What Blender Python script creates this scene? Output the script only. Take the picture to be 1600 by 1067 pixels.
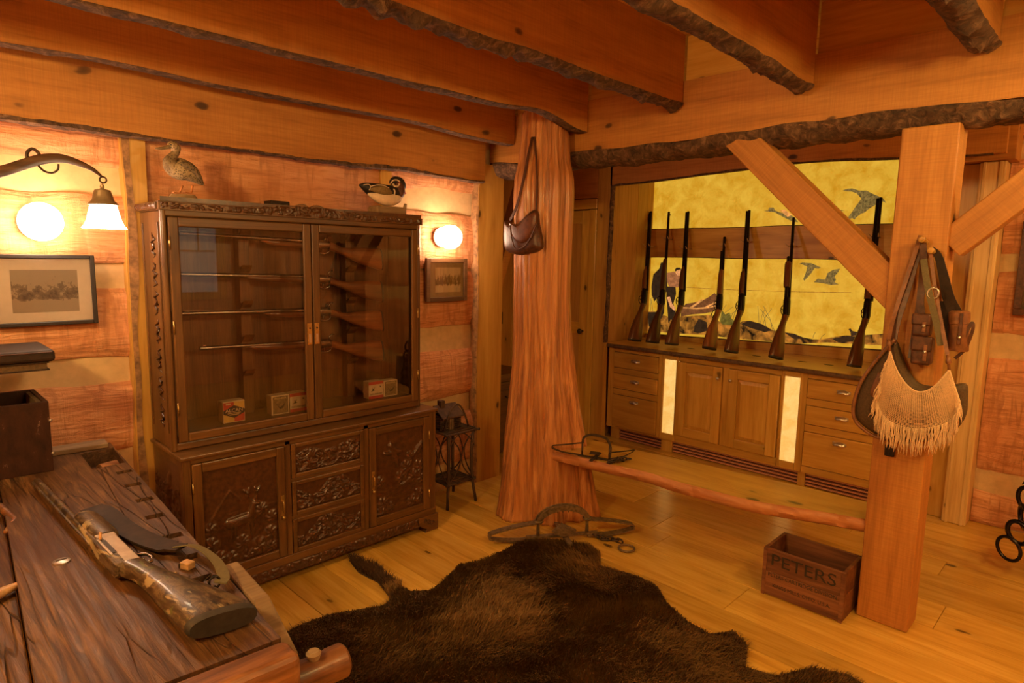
import bpy, bmesh, math, random
import numpy as np
from mathutils import Vector, Matrix, Euler
random.seed(7); rng = np.random.default_rng(7)
for o in list(bpy.data.objects): bpy.data.objects.remove(o)
C = bpy.context.scene.collection
PI = math.pi

# ------------------------------------------------------------ camera
FPX, YAW, PITCH, ROLL, EYE = 990.4, math.radians(44.634), math.radians(7.484), math.radians(1.016), 1.65
_f = Vector((math.cos(YAW)*math.cos(PITCH), math.sin(YAW)*math.cos(PITCH), -math.sin(PITCH)))
_r = Vector((math.sin(YAW), -math.cos(YAW), 0)); _u = _r.cross(_f)
_r, _u = math.cos(ROLL)*_r + math.sin(ROLL)*_u, -math.sin(ROLL)*_r + math.cos(ROLL)*_u
cam_d = bpy.data.cameras.new('camera'); cam_d.sensor_width = 36; cam_d.lens = FPX/1600*36; cam_d.clip_start = .02
cam = bpy.data.objects.new('camera', cam_d); C.objects.link(cam)
M = Matrix((( _r.x, _u.x, -_f.x, 0), (_r.y, _u.y, -_f.y, 0), (_r.z, _u.z, -_f.z, EYE), (0, 0, 0, 1)))
cam.matrix_world = M
bpy.context.scene.camera = cam
def ray(px, py): return _r*((px-800)/FPX) - _u*((py-533.5)/FPX) + _f
def onz(px, py, z): d = ray(px, py); return Vector((0, 0, EYE)) + d*((z-EYE)/d.z)      # a photo point on a level plane
def onx(px, py, x): d = ray(px, py); return Vector((0, 0, EYE)) + d*(x/d.x)            # ... on the plane of the mural wall
def ony(px, py, y): d = ray(px, py); return Vector((0, 0, EYE)) + d*(y/d.y)            # ... on the plane of the log wall

# ------------------------------------------------------------ world and exposure
sc = bpy.context.scene
w = bpy.data.worlds.new('World'); sc.world = w; w.use_nodes = True
bg = w.node_tree.nodes['Background']; bg.inputs[0].default_value = (.25, .3, .4, 1); bg.inputs[1].default_value = .03
sc.view_settings.view_transform = 'Standard'; sc.view_settings.look = 'None'
sc.view_settings.exposure = 0.60; sc.view_settings.gamma = 1; sc.view_settings.use_curve_mapping = False
WARM = (1.0, .66, .23)           # glow colour of the added ceiling globes
# unseen fill lamps added outside the frame to brighten the room: (place, watts) of the ceiling globes
FILL_LAMPS = [((.95, -.47, 2.42), 44), ((2.35, -.47, 2.42), 37), ((-.95, 1.55, 2.42), 92), ((3.95, -.9, 2.36), 30)]
SCONCE = 34; BELL = 20; MURAL = .6

# ------------------------------------------------------------ numpy noise
def _h(i, j, k, s):
    n = (i*374761393 + j*668265263 + k*2147483647 + s*1274126177) & 0xffffffff
    n = ((n ^ (n >> 13))*1274126177) & 0xffffffff
    return ((n ^ (n >> 16)) & 0xffff)/65535.0
def vn(x, y=0., z=0., s=0):
    x, y, z = np.broadcast_arrays(np.asarray(x, float), np.asarray(y, float), np.asarray(z, float))
    i, j, k = (np.floor(a).astype(np.int64) for a in (x, y, z))
    u, v, w_ = x-i, y-j, z-k
    u, v, w_ = (a*a*(3-2*a) for a in (u, v, w_))
    r = 0
    for a in (0, 1):
        for b in (0, 1):
            for c in (0, 1):
                r = r + _h(i+a, j+b, k+c, s)*(u if a else 1-u)*(v if b else 1-v)*(w_ if c else 1-w_)
    return r*2-1
def fbm(x, y=0., z=0., s=0, o=3):
    r = 0
    for q in range(o): r = r + vn(np.asarray(x)*2**q, np.asarray(y)*2**q, np.asarray(z)*2**q, s+q*17)/2**q
    return r

# ------------------------------------------------------------ mesh builder
class MB:
    def __init__(s): s.v = []; s.f = []; s.n = 0
    def add(s, v, f):
        v = [tuple(map(float, p)) for p in v]
        s.v += v; s.f += [tuple(i+s.n for i in q) for q in f]; s.n += len(v); return s
    def box(s, a, b):
        (x0, y0, z0), (x1, y1, z1) = a, b
        return s.add([(x0,y0,z0),(x1,y0,z0),(x1,y1,z0),(x0,y1,z0),(x0,y0,z1),(x1,y0,z1),(x1,y1,z1),(x0,y1,z1)],
            [(0,3,2,1),(4,5,6,7),(0,1,5,4),(1,2,6,5),(2,3,7,6),(3,0,4,7)])
    def bar(s, p, q, w, h, up=(0,0,1)):
        p, q = Vector(p), Vector(q); d = (q-p).normalized(); a = d.cross(Vector(up)).normalized(); b = a.cross(d)
        a *= w/2; b *= h/2
        return s.add([p-a-b, p+a-b, p+a+b, p-a+b, q-a-b, q+a-b, q+a+b, q-a+b],
            [(0,3,2,1),(4,5,6,7),(0,1,5,4),(1,2,6,5),(2,3,7,6),(3,0,4,7)])
    def tube(s, pts, rad, n=10, closed=False, flat=1.0, up=None, caps=True):
        pts = [Vector(p) for p in pts]; m = len(pts)
        rad = [rad]*m if not hasattr(rad, '__len__') else rad
        d0 = (pts[1]-pts[0]).normalized()
        ref = Vector(up) if up is not None else (Vector((0,0,1)) if abs(d0.z) < .9 else Vector((1,0,0)))
        vs = []
        for i in range(m):
            if closed: d = pts[(i+1) % m]-pts[i-1]
            else: d = pts[min(i+1, m-1)]-pts[max(i-1, 0)]
            d.normalize(); a = d.cross(ref)
            if a.length < 1e-4: a = d.orthogonal()
            a.normalize(); b = a.cross(d)
            if up is None: ref = b
            for k in range(n):
                t = 2*PI*k/n; vs.append(pts[i] + a*(math.cos(t)*rad[i]) + b*(math.sin(t)*rad[i]*flat))
        fs = []
        for i in range(m if closed else m-1):
            j = (i+1) % m
            for k in range(n): fs.append((i*n+k, j*n+k, j*n+(k+1) % n, i*n+(k+1) % n))
        if not closed and caps: fs += [tuple(range(n)), tuple(range(m*n-1, m*n-n-1, -1))]
        return s.add(vs, fs)
    def lathe(s, prof, c=(0,0,0), n=24, axis='z'):
        vs = []
        for r, h in prof:
            for k in range(n):
                t = 2*PI*k/n; p = (r*math.cos(t), r*math.sin(t), h)
                if axis == 'x': p = (p[2], p[0], p[1])
                if axis == 'y': p = (p[1], p[2], p[0])
                vs.append((p[0]+c[0], p[1]+c[1], p[2]+c[2]))
        fs = [(i*n+k, i*n+(k+1) % n, (i+1)*n+(k+1) % n, (i+1)*n+k) for i in range(len(prof)-1) for k in range(n)]
        m = len(prof); fs += [tuple(range(n-1, -1, -1)), tuple(range((m-1)*n, m*n))]
        return s.add(vs, fs)
    def sphere(s, c, r, n=20, m=12):
        if not hasattr(r, '__len__'): r = (r, r, r)
        vs = [(c[0], c[1], c[2]-r[2])]; fs = []
        for i in range(1, m):
            t = PI*i/m
            for k in range(n):
                a = 2*PI*k/n; vs.append((c[0]+r[0]*math.sin(t)*math.cos(a), c[1]+r[1]*math.sin(t)*math.sin(a), c[2]-r[2]*math.cos(t)))
        vs.append((c[0], c[1], c[2]+r[2])); e = len(vs)-1
        for k in range(n):
            fs.append((0, 1+(k+1) % n, 1+k)); fs.append((e, e-n+k, e-n+(k+1) % n))
            for i in range(m-2): fs.append((1+i*n+k, 1+i*n+(k+1) % n, 1+(i+1)*n+(k+1) % n, 1+(i+1)*n+k))
        return s.add(vs, fs)
    def prism(s, outline, to3, d0, d1):          # outline of 2-D points, to3(u, v, d) -> point
        n = len(outline)
        vs = [to3(u, v, d0) for u, v in outline] + [to3(u, v, d1) for u, v in outline]
        fs = [tuple(range(n)), tuple(range(2*n-1, n-1, -1))] + [(i, n+i, n+(i+1) % n, (i+1) % n) for i in range(n)]
        return s.add(vs, fs)
    def loft(s, secs, caps=True):                # list of closed rings, equal counts
        n = len(secs[0]); vs = [p for q in secs for p in q]
        fs = [(i*n+k, i*n+(k+1) % n, (i+1)*n+(k+1) % n, (i+1)*n+k) for i in range(len(secs)-1) for k in range(n)]
        if caps: fs += [tuple(range(n-1, -1, -1)), tuple(range(len(vs)-n, len(vs)))]
        return s.add(vs, fs)
    def grid(s, P, back=None):                   # P[i][j] of points; back: offset vector closes it to a slab
        a, b = len(P), len(P[0]); vs = [p for q in P for p in q]
        fs = [(i*b+j, (i+1)*b+j, (i+1)*b+j+1, i*b+j+1) for i in range(a-1) for j in range(b-1)]
        if back is not None:
            o = len(vs); rim = [(i, 0) for i in range(a)] + [(a-1, j) for j in range(1, b)] + [(i, b-1) for i in range(a-2, -1, -1)] + [(0, j) for j in range(b-2, 0, -1)]
            ri = [i*b+j for i, j in rim]
            if callable(back): bp = [back(*vs[q]) for q in ri]
            else: bp = [tuple(np.array(vs[q])+np.array(back)) for q in ri]
            vs = vs + bp; m = len(ri)
            fs += [(ri[k], o+k, o+(k+1) % m, ri[(k+1) % m]) for k in range(m)] + [tuple(range(o, o+m))]
        return s.add(vs, fs)
    def mesh(s, name, smooth=False, fix=True):
        me = bpy.data.meshes.new(name); me.from_pydata(s.v, [], s.f); me.update()
        if fix:
            bm = bmesh.new(); bm.from_mesh(me); bmesh.ops.recalc_face_normals(bm, faces=bm.faces); bm.to_mesh(me); bm.free()
        if smooth is True: me.polygons.foreach_set('use_smooth', [True]*len(me.polygons))
        elif smooth: 
            me.polygons.foreach_set('use_smooth', [True]*len(me.polygons)); me.set_sharp_from_angle(angle=math.radians(smooth))
        return me
    def build(s, name, mat, parent=None, smooth=False, bevel=0, seg=2, local=False, loc=None, fix=True):
        me = s.mesh(name, smooth, fix)
        o = bpy.data.objects.new(name, me); C.objects.link(o)
        if mat: me.materials.append(mat)
        if parent is not None:
            o.parent = parent
            if not local: me.transform(wm(parent).inverted())
        elif loc is not None:
            me.transform(Matrix.Translation(-Vector(loc))); o.location = loc
        if bevel:
            b = o.modifiers.new('bevel', 'BEVEL'); b.width = bevel; b.segments = seg; b.limit_method = 'ANGLE'; b.angle_limit = math.radians(40); b.harden_normals = False
        return o
def wm(o):
    m = o.matrix_basis.copy()
    while o.parent is not None: o = o.parent; m = o.matrix_basis @ m
    return m
def tag(o, label, cat, group=None):
    o['label'] = label; o['category'] = cat
    if group: o['group'] = group
    return o
def thing(name, label, cat, loc=(0,0,0), rot=None, group=None):
    o = bpy.data.objects.new(name, None); C.objects.link(o); o.empty_display_size = .05
    o.location = loc
    if rot is not None:
        if isinstance(rot, Matrix): o.rotation_euler = rot.to_3x3().to_euler()
        else: o.rotation_euler = rot
    return tag(o, label, cat, group)
def struct(o): o['kind'] = 'structure'; return o
def sempty(name): o = bpy.data.objects.new(name, None); C.objects.link(o); return struct(o)

# ------------------------------------------------------------ materials
class NT:
    def __init__(s, name):
        s.m = bpy.data.materials.new(name); s.m.use_nodes = True; s.t = s.m.node_tree; s.n = s.t.nodes; s.b = s.n['Principled BSDF']
    def node(s, typ, **kw):
        q = s.n.new('ShaderNode'+typ)
        for k, v in kw.items():
            if k.startswith('i_'):
                key = k[2:].replace('_', ' '); q.inputs[key].default_value = v
            else: setattr(q, k, v)
        return q
    def link(s, a, b): s.t.links.new(a, b)
    def ramp(s, fac, stops):
        r = s.node('ValToRGB'); e = r.color_ramp.elements
        while len(e) < len(stops): e.new(.5)
        for el, (p, c) in zip(e, stops): el.position = p; el.color = (*c, 1) if len(c) == 3 else c
        s.link(fac, r.inputs[0]); return r.outputs[0]
    def coords(s, scale=(1,1,1), rnd=True, src='Object'):
        tc = s.node('TexCoord'); mp = s.node('Mapping'); mp.inputs['Scale'].default_value = scale
        if rnd:
            oi = s.node('ObjectInfo'); mu = s.node('VectorMath', operation='MULTIPLY_ADD')
            s.link(oi.outputs['Random'], mu.inputs[0]); mu.inputs[1].default_value = (37., 53., 71.)
            s.link(tc.outputs[src], mu.inputs[2]); s.link(mu.outputs[0], mp.inputs[0])
        else: s.link(tc.outputs[src], mp.inputs[0])
        return mp.outputs[0]
    def mix(s, f, a, b, mode='MIX'):
        q = s.node('Mix', data_type='RGBA', blend_type=mode)
        for sock, val in ((q.inputs[0], f), (q.inputs[6], a), (q.inputs[7], b)):
            if hasattr(val, 'default_value'): s.link(val, sock)
            elif hasattr(val, '__len__'): sock.default_value = (*val, 1)
            else: sock.default_value = val
        return q.outputs[2]
    def noise(s, vec, scale, detail=3, rough=.5, dist=0):
        q = s.node('TexNoise'); q.inputs['Scale'].default_value = scale; q.inputs['Detail'].default_value = detail
        q.inputs['Roughness'].default_value = rough; q.inputs['Distortion'].default_value = dist
        s.link(vec, q.inputs['Vector']); return q.outputs['Fac']
    def bump(s, h, strength=.3, dist=.01):
        q = s.node('Bump'); q.inputs['Strength'].default_value = strength; q.inputs['Distance'].default_value = dist
        s.link(h, q.inputs['Height']); s.link(q.outputs[0], s.b.inputs['Normal']); return q
    def set(s, **kw):
        for k, v in kw.items():
            key = k.replace('_', ' ')
            if hasattr(v, 'is_linked'): s.link(v, s.b.inputs[key])
            elif hasattr(v, '__len__') and len(v) == 3 and 'Color' in key: s.b.inputs[key].default_value = (*v, 1)
            else: s.b.inputs[key].default_value = v
        return s
def wood(name, dark, mid, light, axis='X', fine=70, rough=.45, bump=.12, knots=0., vary=.25, coat=0., long=1.6, saw=0.):
    t = NT(name); k = 'XYZ'.index(axis)
    sc1 = [1., 1., 1.]; sc1[k] = .045
    v = t.coords(tuple(sc1))
    g = t.noise(v, fine, 4, .6, .6)                     # fibres
    sc2 = [1., 1., 1.]; sc2[k] = .12
    v2 = t.coords(tuple(sc2)); b = t.noise(v2, long*6, 3, .55, 1.2)      # growth bands
    a = t.node('Math', operation='MULTIPLY_ADD'); t.link(g, a.inputs[0]); a.inputs[1].default_value = .45
    b2 = t.node('Math', operation='MULTIPLY'); t.link(b, b2.inputs[0]); b2.inputs[1].default_value = .6; t.link(b2.outputs[0], a.inputs[2])
    col = t.ramp(a.outputs[0], [(.33, dark), (.5, mid), (.68, light)])
    if vary:
        oi = t.node('ObjectInfo'); mr = t.node('MapRange'); t.link(oi.outputs['Random'], mr.inputs[0]); mr.inputs[3].default_value = 1-vary; mr.inputs[4].default_value = 1+vary*.5
        hs = t.node('HueSaturation'); t.link(mr.outputs[0], hs.inputs['Value']); t.link(col, hs.inputs['Color']); col = hs.outputs[0]
    if saw:
        sc4 = [.03, .03, .03]; sc4[k] = 1.
        sw_ = t.noise(t.coords(tuple(sc4)), 170, 2, .7); sf = t.ramp(sw_, [(.42, (saw, saw, saw)), (.58, (0, 0, 0))]); col = t.mix(sf, col, tuple(c*.55 for c in dark))
    if knots:
        sc3 = [1., 1., 1.]; sc3[k] = .55
        v3 = t.coords(tuple(sc3)); vo = t.node('TexVoronoi'); vo.inputs['Scale'].default_value = knots*2.6; vo.inputs['Randomness'].default_value = 1
        ns = t.noise(v3, 14, 2); ad = t.node('VectorMath', operation='MULTIPLY_ADD'); t.link(ns, ad.inputs[0]); ad.inputs[1].default_value = (.03,)*3; t.link(v3, ad.inputs[2])
        t.link(ad.outputs[0], vo.inputs['Vector'])
        kf = t.ramp(vo.outputs['Distance'], [(.07, (1, 1, 1)), (.105, (.75, .75, .75)), (.13, (.16, .16, .16)), (.3, (0, 0, 0))])
        rk = t.node('TexWhiteNoise', noise_dimensions='3D'); t.link(vo.outputs['Color'], rk.inputs['Vector'])
        gt = t.node('Math', operation='GREATER_THAN'); t.link(rk.outputs['Value'], gt.inputs[0]); gt.inputs[1].default_value = .55
        mm = t.node('Math', operation='MULTIPLY'); t.link(kf, mm.inputs[0]); t.link(gt.outputs[0], mm.inputs[1])
        col = t.mix(mm.outputs[0], col, tuple(c*.22 for c in dark))
    t.set(Base_Color=col, Roughness=rough, Coat_Weight=coat, Coat_Roughness=.2)
    t.bump(a.outputs[0], bump, .004)
    return t.m
def plain(name, col, rough=.5, metal=0., var=.25, scale=30, bump=.1, **kw):
    t = NT(name); v = t.coords(); n = t.noise(v, scale, 4, .6)
    c = t.ramp(n, [(.3, tuple(x*(1-var) for x in col)), (.7, tuple(min(1, x*(1+var)) for x in col))])
    t.set(Base_Color=c, Roughness=rough, Metallic=metal, **kw)
    if bump: t.bump(n, bump, .002)
    return t.m
def emit(name, col, st):
    t = NT(name); t.set(Base_Color=(.8, .8, .8), Emission_Color=col, Emission_Strength=st, Roughness=.4); return t.m

mt = {}
PINE = ((.40,.185,.03), (.54,.28,.05), (.64,.355,.08))
for ax in 'XYZ':
    mt['joist'+ax] = wood('sawn_timber_'+ax, (.33,.125,.02), (.47,.192,.033), (.56,.25,.05), ax, fine=90, rough=.55, bump=.35, knots=2.4, vary=.12, saw=.15)
    mt['pine'+ax] = wood('knotty_pine_'+ax, *PINE, ax, rough=.35, knots=3.2, vary=.2)
    mt['cab'+ax] = wood('cabinet_pine_'+ax, (.43,.205,.03), (.55,.295,.048), (.64,.37,.075), ax, rough=.35, bump=.08, knots=2.0, vary=.12, coat=.15)
    mt['dark'+ax] = wood('dark_hardwood_'+ax, (.055,.022,.005), (.11,.047,.011), (.18,.08,.02), ax, fine=110, rough=.38, bump=.12, vary=.1, coat=.12)
    mt['stock'+ax] = wood('walnut_stock_'+ax, (.09,.026,.008), (.19,.06,.017), (.3,.11,.032), ax, fine=60, rough=.3, bump=.05, vary=.3, coat=.4)
mt['floor'] = wood('floor_pine', (.46,.235,.03), (.62,.345,.05), (.72,.435,.085), 'Y', fine=60, rough=.27, bump=.06, knots=2.4, vary=.2, coat=.25)
mt['panelling'] = wood('dim_panelling', (.36,.16,.04), (.5,.24,.06), (.58,.3,.09), 'Z', rough=.5, knots=2.5, vary=.15)
mt['chink'] = plain('plaster_chinking', (.62,.42,.2), .8, var=.12, scale=18, bump=.3)
mt['iron'] = plain('rusty_iron', (.07,.045,.028), .6, .6, var=.6, scale=60, bump=.4)
mt['blued'] = plain('blued_steel', (.035,.03,.028), .25, .85, var=.3, scale=40, bump=.02)
mt['steel'] = plain('worn_steel', (.42,.38,.33), .35, .9, var=.2, scale=60, bump=.05)
mt['silver'] = plain('nickel_silver', (.6,.55,.46), .3, .85, var=.15, scale=30, bump=.03)
mt['brass'] = plain('aged_brass', (.55,.36,.12), .35, .9, var=.25, scale=50, bump=.05)
mt['leather'] = plain('brown_leather', (.085,.03,.013), .42, 0, var=.5, scale=45, bump=.35)
mt['leather2'] = plain('tan_leather', (.22,.085,.03), .45, 0, var=.35, scale=40, bump=.3)
mt['black'] = plain('black_leather', (.026,.013,.007), .6, 0, var=.5, scale=30, bump=.3, Specular_IOR_Level=.3)
mt['canvas'] = plain('olive_canvas', (.095,.055,.02), .75, 0, var=.35, scale=120, bump=.3)
mt['yarn'] = plain('cream_yarn', (.72,.5,.28), .85, 0, var=.2, scale=200, bump=.4)
mt['blued2'] = plain('browned_steel', (.3,.25,.2), .25, .95, var=.3, scale=40, bump=.02)
mt['antler'] = plain('antler', (.45,.26,.12), .5, var=.3, scale=60)
mt['barkd'] = plain('dark_live_edge', (.11,.055,.02), .6, var=.5, scale=40, bump=.4)
mt['louvre'] = plain('louvre_paint', (.5,.22,.12), .5, var=.1)
mt['olive'] = plain('olive_webbing', (.14,.11,.045), .7, var=.2, scale=150, bump=.3)
mt['bronze'] = plain('pale_bronze', (.32,.24,.15), .45, .5, var=.2)
mt['leather3'] = plain('red_brown_leather', (.13,.042,.018), .4, 0, var=.4, scale=40, bump=.3)
mt['felt'] = plain('dark_rubber', (.03,.024,.018), .7, 0, var=.3, scale=60, bump=.2)

def m_bark():
    t = NT('bark'); v = t.coords((1, 1, 1)); n = t.noise(v, 26, 6, .65, .8)
    vo = t.node('TexVoronoi', feature='DISTANCE_TO_EDGE'); vo.inputs['Scale'].default_value = 30; t.link(v, vo.inputs['Vector'])
    c = t.ramp(n, [(.3, (.03,.015,.008)), (.52, (.12,.06,.028)), (.72, (.3,.16,.08))])
    mu = t.node('Math', operation='MULTIPLY'); t.link(n, mu.inputs[0]); t.link(vo.outputs[0], mu.inputs[1])
    t.set(Base_Color=c, Roughness=.85); t.bump(n, .9, .02); return t.m
mt['bark'] = m_bark()
def m_hewn():
    t = NT('hewn_log'); v = t.coords((.10, 1, 1)); g = t.noise(v, 24, 6, .66, 1.8)
    v2 = t.coords((1, 1, .16)); cut = t.noise(v2, 11, 4, .7, .5)                 # upright adze marks
    vb = t.coords((1, 1, .5)); vo = t.node('TexVoronoi', distance='CHEBYCHEV'); vo.inputs['Scale'].default_value = 6.5; vo.inputs['Randomness'].default_value = .8; t.link(vb, vo.inputs['Vector'])
    c = t.ramp(g, [(.34, (.35,.115,.035)), (.47, (.64,.28,.11)), (.68, (.8,.43,.22))])
    cm = t.ramp(cut, [(.36, (.8, .8, .8)), (.46, (0, 0, 0))])
    c = t.mix(cm, c, (.36,.13,.035))
    ln = t.ramp(t.noise(t.coords((1, 1, .13)), 6.5, 3, .6, .3), [(.465, (0, 0, 0)), (.488, (.6, .6, .6)), (.512, (.6, .6, .6)), (.535, (0, 0, 0))]); gate = t.ramp(t.noise(t.coords(), 5, 2), [(.42, (0, 0, 0)), (.58, (1, 1, 1))])
    ln = t.mix(1.0, ln, gate, 'MULTIPLY'); c = t.mix(ln, c, (.3,.10,.03))
    tone = t.ramp(vo.outputs['Color'], [(0, (0, 0, 0)), (1, (.32, .32, .32))]); c = t.mix(tone, c, (.72,.36,.15))
    big = t.noise(t.coords((.5, 1, 1)), 3.2, 2)
    c = t.mix(t.ramp(big, [(.35, (0, 0, 0)), (.7, (.45, .45, .45))]), c, (.66,.24,.085))
    h = t.node('Math', operation='MULTIPLY_ADD'); t.link(cut, h.inputs[0]); h.inputs[1].default_value = .8; t.link(g, h.inputs[2])
    h2 = t.node('Math', operation='MULTIPLY_ADD'); t.link(vo.outputs['Color'], h2.inputs[0]); h2.inputs[1].default_value = .35; t.link(h.outputs[0], h2.inputs[2])
    t.set(Base_Color=c, Roughness=.6); t.bump(h2.outputs[0], .75, .016); return t.m
mt['hewn'] = m_hewn()

mt['redwood'] = wood('reddish_live_edge', (.3,.1,.03), (.46,.17,.05), (.6,.27,.1), 'Y', fine=50, rough=.55, bump=.5)
mt['hide'] = plain('hide_skin', (.09,.045,.014), .9, var=.3)
def m_fur():
    t = NT('buffalo_fur'); v = t.coords(rnd=False); n = t.noise(v, 3.0, 3, .6); n2 = t.noise(v, 60, 2)
    c = t.ramp(n, [(.32, (.12,.06,.016)), (.55, (.21,.11,.03)), (.75, (.33,.18,.052))])
    c = t.mix(t.ramp(n2, [(.4, (0, 0, 0)), (.7, (.55, .55, .55))]), c, (.32,.175,.05))
    t.set(Base_Color=c, Roughness=.6, Specular_IOR_Level=.25); return t.m
mt['fur'] = m_fur()

mt['bark_l'] = plain('light_waney_edge', (.3,.15,.055), .7, var=.55, scale=28, bump=.6)

mt['fur_tail'] = plain('dark_tail_fur', (.06,.028,.009), .6, var=.4, scale=60, Specular_IOR_Level=.25)

mt['pale'] = wood('pale_casing', (.5,.28,.08), (.64,.4,.14), (.74,.5,.2), 'Z', rough=.4, knots=2.0, vary=.1)

# ============================================================ STRUCTURE
def wavy_board(mb, a, b, axis, lo, hi, d0, d1, top=None, bot=None, n=40, seed=0, rag=0.0):
    """board running along axis ('x' or 'y') from a to b; lo/hi edge heights (+ callables top/bot); depth d0..d1 on the other axis"""
    ts = np.linspace(a, b, n)
    zl = np.array([lo + (bot(t) if bot else 0) for t in ts]); zh = np.array([hi + (top(t) if top else 0) for t in ts])
    P = lambda t, d, z: (t, d, z) if axis == 'x' else (d, t, z)
    secs = [[P(t, d0, l), P(t, d1, l), P(t, d1, h), P(t, d0, h)] for t, l, h in zip(ts, zl, zh)]
    mb.loft(secs); return mb
def vboard(mb, axis, u0, u1, z0, z1, d0, d1, left=None, right=None, n=30):
    """upright board: width u0..u1 along axis with wavy edges"""
    zs = np.linspace(z0, z1, n); P = lambda u, d, z: (u, d, z) if axis == 'x' else (d, u, z)
    secs = [[P(u0+(left(z) if left else 0), d0, z), P(u1+(right(z) if right else 0), d0, z), P(u1+(right(z) if right else 0), d1, z), P(u0+(left(z) if left else 0), d1, z)] for z in zs]
    mb.loft(secs); return mb
wob = lambda amp, fr, s: (lambda t: amp*float(fbm(t*fr, s*3.7, 0, s, 2)))

# floor: boards of uneven width running towards the passage
fl = struct(MB().box((-1.6, -2.2, -.09), (5.6, 4.6, -.03)).build('floor', mt['panelling']))
seams = [-1.6,-1.32,-1.05,-.8,-.55,-.28,-.02,.22,.45,.68,.9,1.13,1.35,1.59,1.9,2.1,2.33,2.55,2.76,3.05,3.3,3.58,3.92,4.15,4.44,4.7,4.95,5.25,5.6]
for i in range(len(seams)-1):
    y = -2.2 - random.random()*.8
    while y < 4.6:
        L = random.choice([1.5, 1.9, 2.4, 2.9]); y1 = min(y+L, 4.6); y0 = max(y, -2.2)
        if y1 - y0 > .05:
            MB().box((seams[i]+.0012, y0+.001, -.03), (seams[i+1]-.0012, y1-.001, -random.random()*.0012)).build('floor_board', mt['floor'], fl, bevel=.0018, seg=1)
        y = y1

# ceiling boards above the joists
ce = struct(MB().box((-1.6, -2.2, 2.87), (5.6, 4.6, 2.95)).build('ceiling', mt['panelling']))
x = -1.6
while x < 5.58:
    x1 = min(x+.17, 5.6)
    MB().box((x+.001, -2.2, 2.845), (x1-.001, 4.6, 2.87)).build('ceiling_board', mt['pineY'], ce, bevel=.003, seg=1); x = x1

# log wall behind the display cabinet
wb = struct(MB().box((-1.6, 3.405, 0), (3.27, 3.55, 2.87)).build('wall_back', mt['chink']))
def hewn(parent, axis, a, b, z0, z1, d0, d1, seed, nrm):
    n = max(8, int((b-a)*26)); m = 9
    ts = np.linspace(a, b, n); P = []
    for i, t in enumerate(ts):
        lo = z0 + .014*float(fbm(t*3, seed, 0, seed, 2)); hi = z1 + .014*float(fbm(t*3, seed+9.5, 0, seed+5, 2)); row = []
        for j in range(m):
            s = j/(m-1); z = lo + (hi-lo)*s
            e = max(0, abs(s-.5)*2-.7)/.3
            d = d0 + nrm*(.007*float(fbm(t*9, z*5, 0, seed+3, 2)) - .022*e*e + .004*float(vn(math.floor(t*8+.5*float(vn(z*4))) , 0, 0, seed)))
            row.append((t, d, z) if axis == 'x' else (d, t, z))
        P.append(row)
    back = (lambda x, y, z: (x, d1, z)) if axis == 'x' else (lambda x, y, z: (d1, y, z))
    return MB().grid(P, back).build('hewn_log', mt['hewn'] if axis == 'x' else mt['hewnY'], parent, smooth=40)
mt['hewnY'] = mt['hewn'].copy(); mt['hewnY'].name = 'hewn_log_y'
for nd in mt['hewnY'].node_tree.nodes:
    if nd.type == 'MAPPING':
        s = nd.inputs['Scale'].default_value; nd.inputs['Scale'].default_value = (s[1], s[0], s[2])
for q, (z0, z1) in enumerate([(2.022, 2.4), (1.587, 1.915), (1.147, 1.492), (.692, 1.052), (.25, .597), (.0, .17)]):
    hewn(wb, 'x', -1.6, .87, z0+.014, z1-.014, 3.372, 3.41, 11+q, -1)
for q, (z0, z1) in enumerate([(1.7, 2.4), (1.15, 1.62), (.69, 1.05), (.2, .6)]):
    hewn(wb, 'x', .93, 2.26, z0+.014, z1-.014, 3.372, 3.41, 31+q, -1)
for q, (z0, z1) in enumerate([(2.075, 2.4), (1.56, 1.95), (1.165, 1.57), (.66, 1.02), (.17, .57)]):
    hewn(wb, 'x', 2.3, 3.02, z0+.012, z1-.012, 3.372, 3.41, 51+q, -1)
mb = MB(); vboard(mb, 'x', .845, .945, 0, 2.2, 3.345, 3.405, wob(.022, 1.6, 3), wob(.006, 2, 4)); mb.build('upright_board', mt['pineZ'], wb, smooth=30)
mb = MB(); vboard(mb, 'x', .852, .872, 0, 2.2, 3.342, 3.346, wob(.022, 1.6, 3), wob(.03, 1.9, 8)); mb.build('waney_edge', mt['bark_l'], wb)
mb = MB(); vboard(mb, 'x', 2.235, 2.315, 1.3, 2.2, 3.35, 3.405, None, None, 4); mb.build('upright_board', mt['pineZ'], wb, bevel=.004)
mb = MB(); vboard(mb, 'x', 3.035, 3.275, 0, 2.3, 3.345, 3.6, wob(.012, 2.2, 6), None); mb.build('upright_board', mt['pineZ'], wb, smooth=30)
zs = np.linspace(0, 2.2, 70); secs = []
for z in zs:
    u = 3.035 + wob(.012, 2.2, 6)(z); r = .02 + .009*float(vn(z*9, 4))
    secs.append([(u-r, 3.372, z), (u-r*.6, 3.352-.006*float(vn(z*25)), z), (u+.006, 3.343, z), (u+.006, 3.38, z), (u-r, 3.39, z)])
MB().loft(secs).build('waney_edge', mt['bark_l'] if 'bark_l' in mt else mt['pineZ'], wb, smooth=50)

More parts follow.
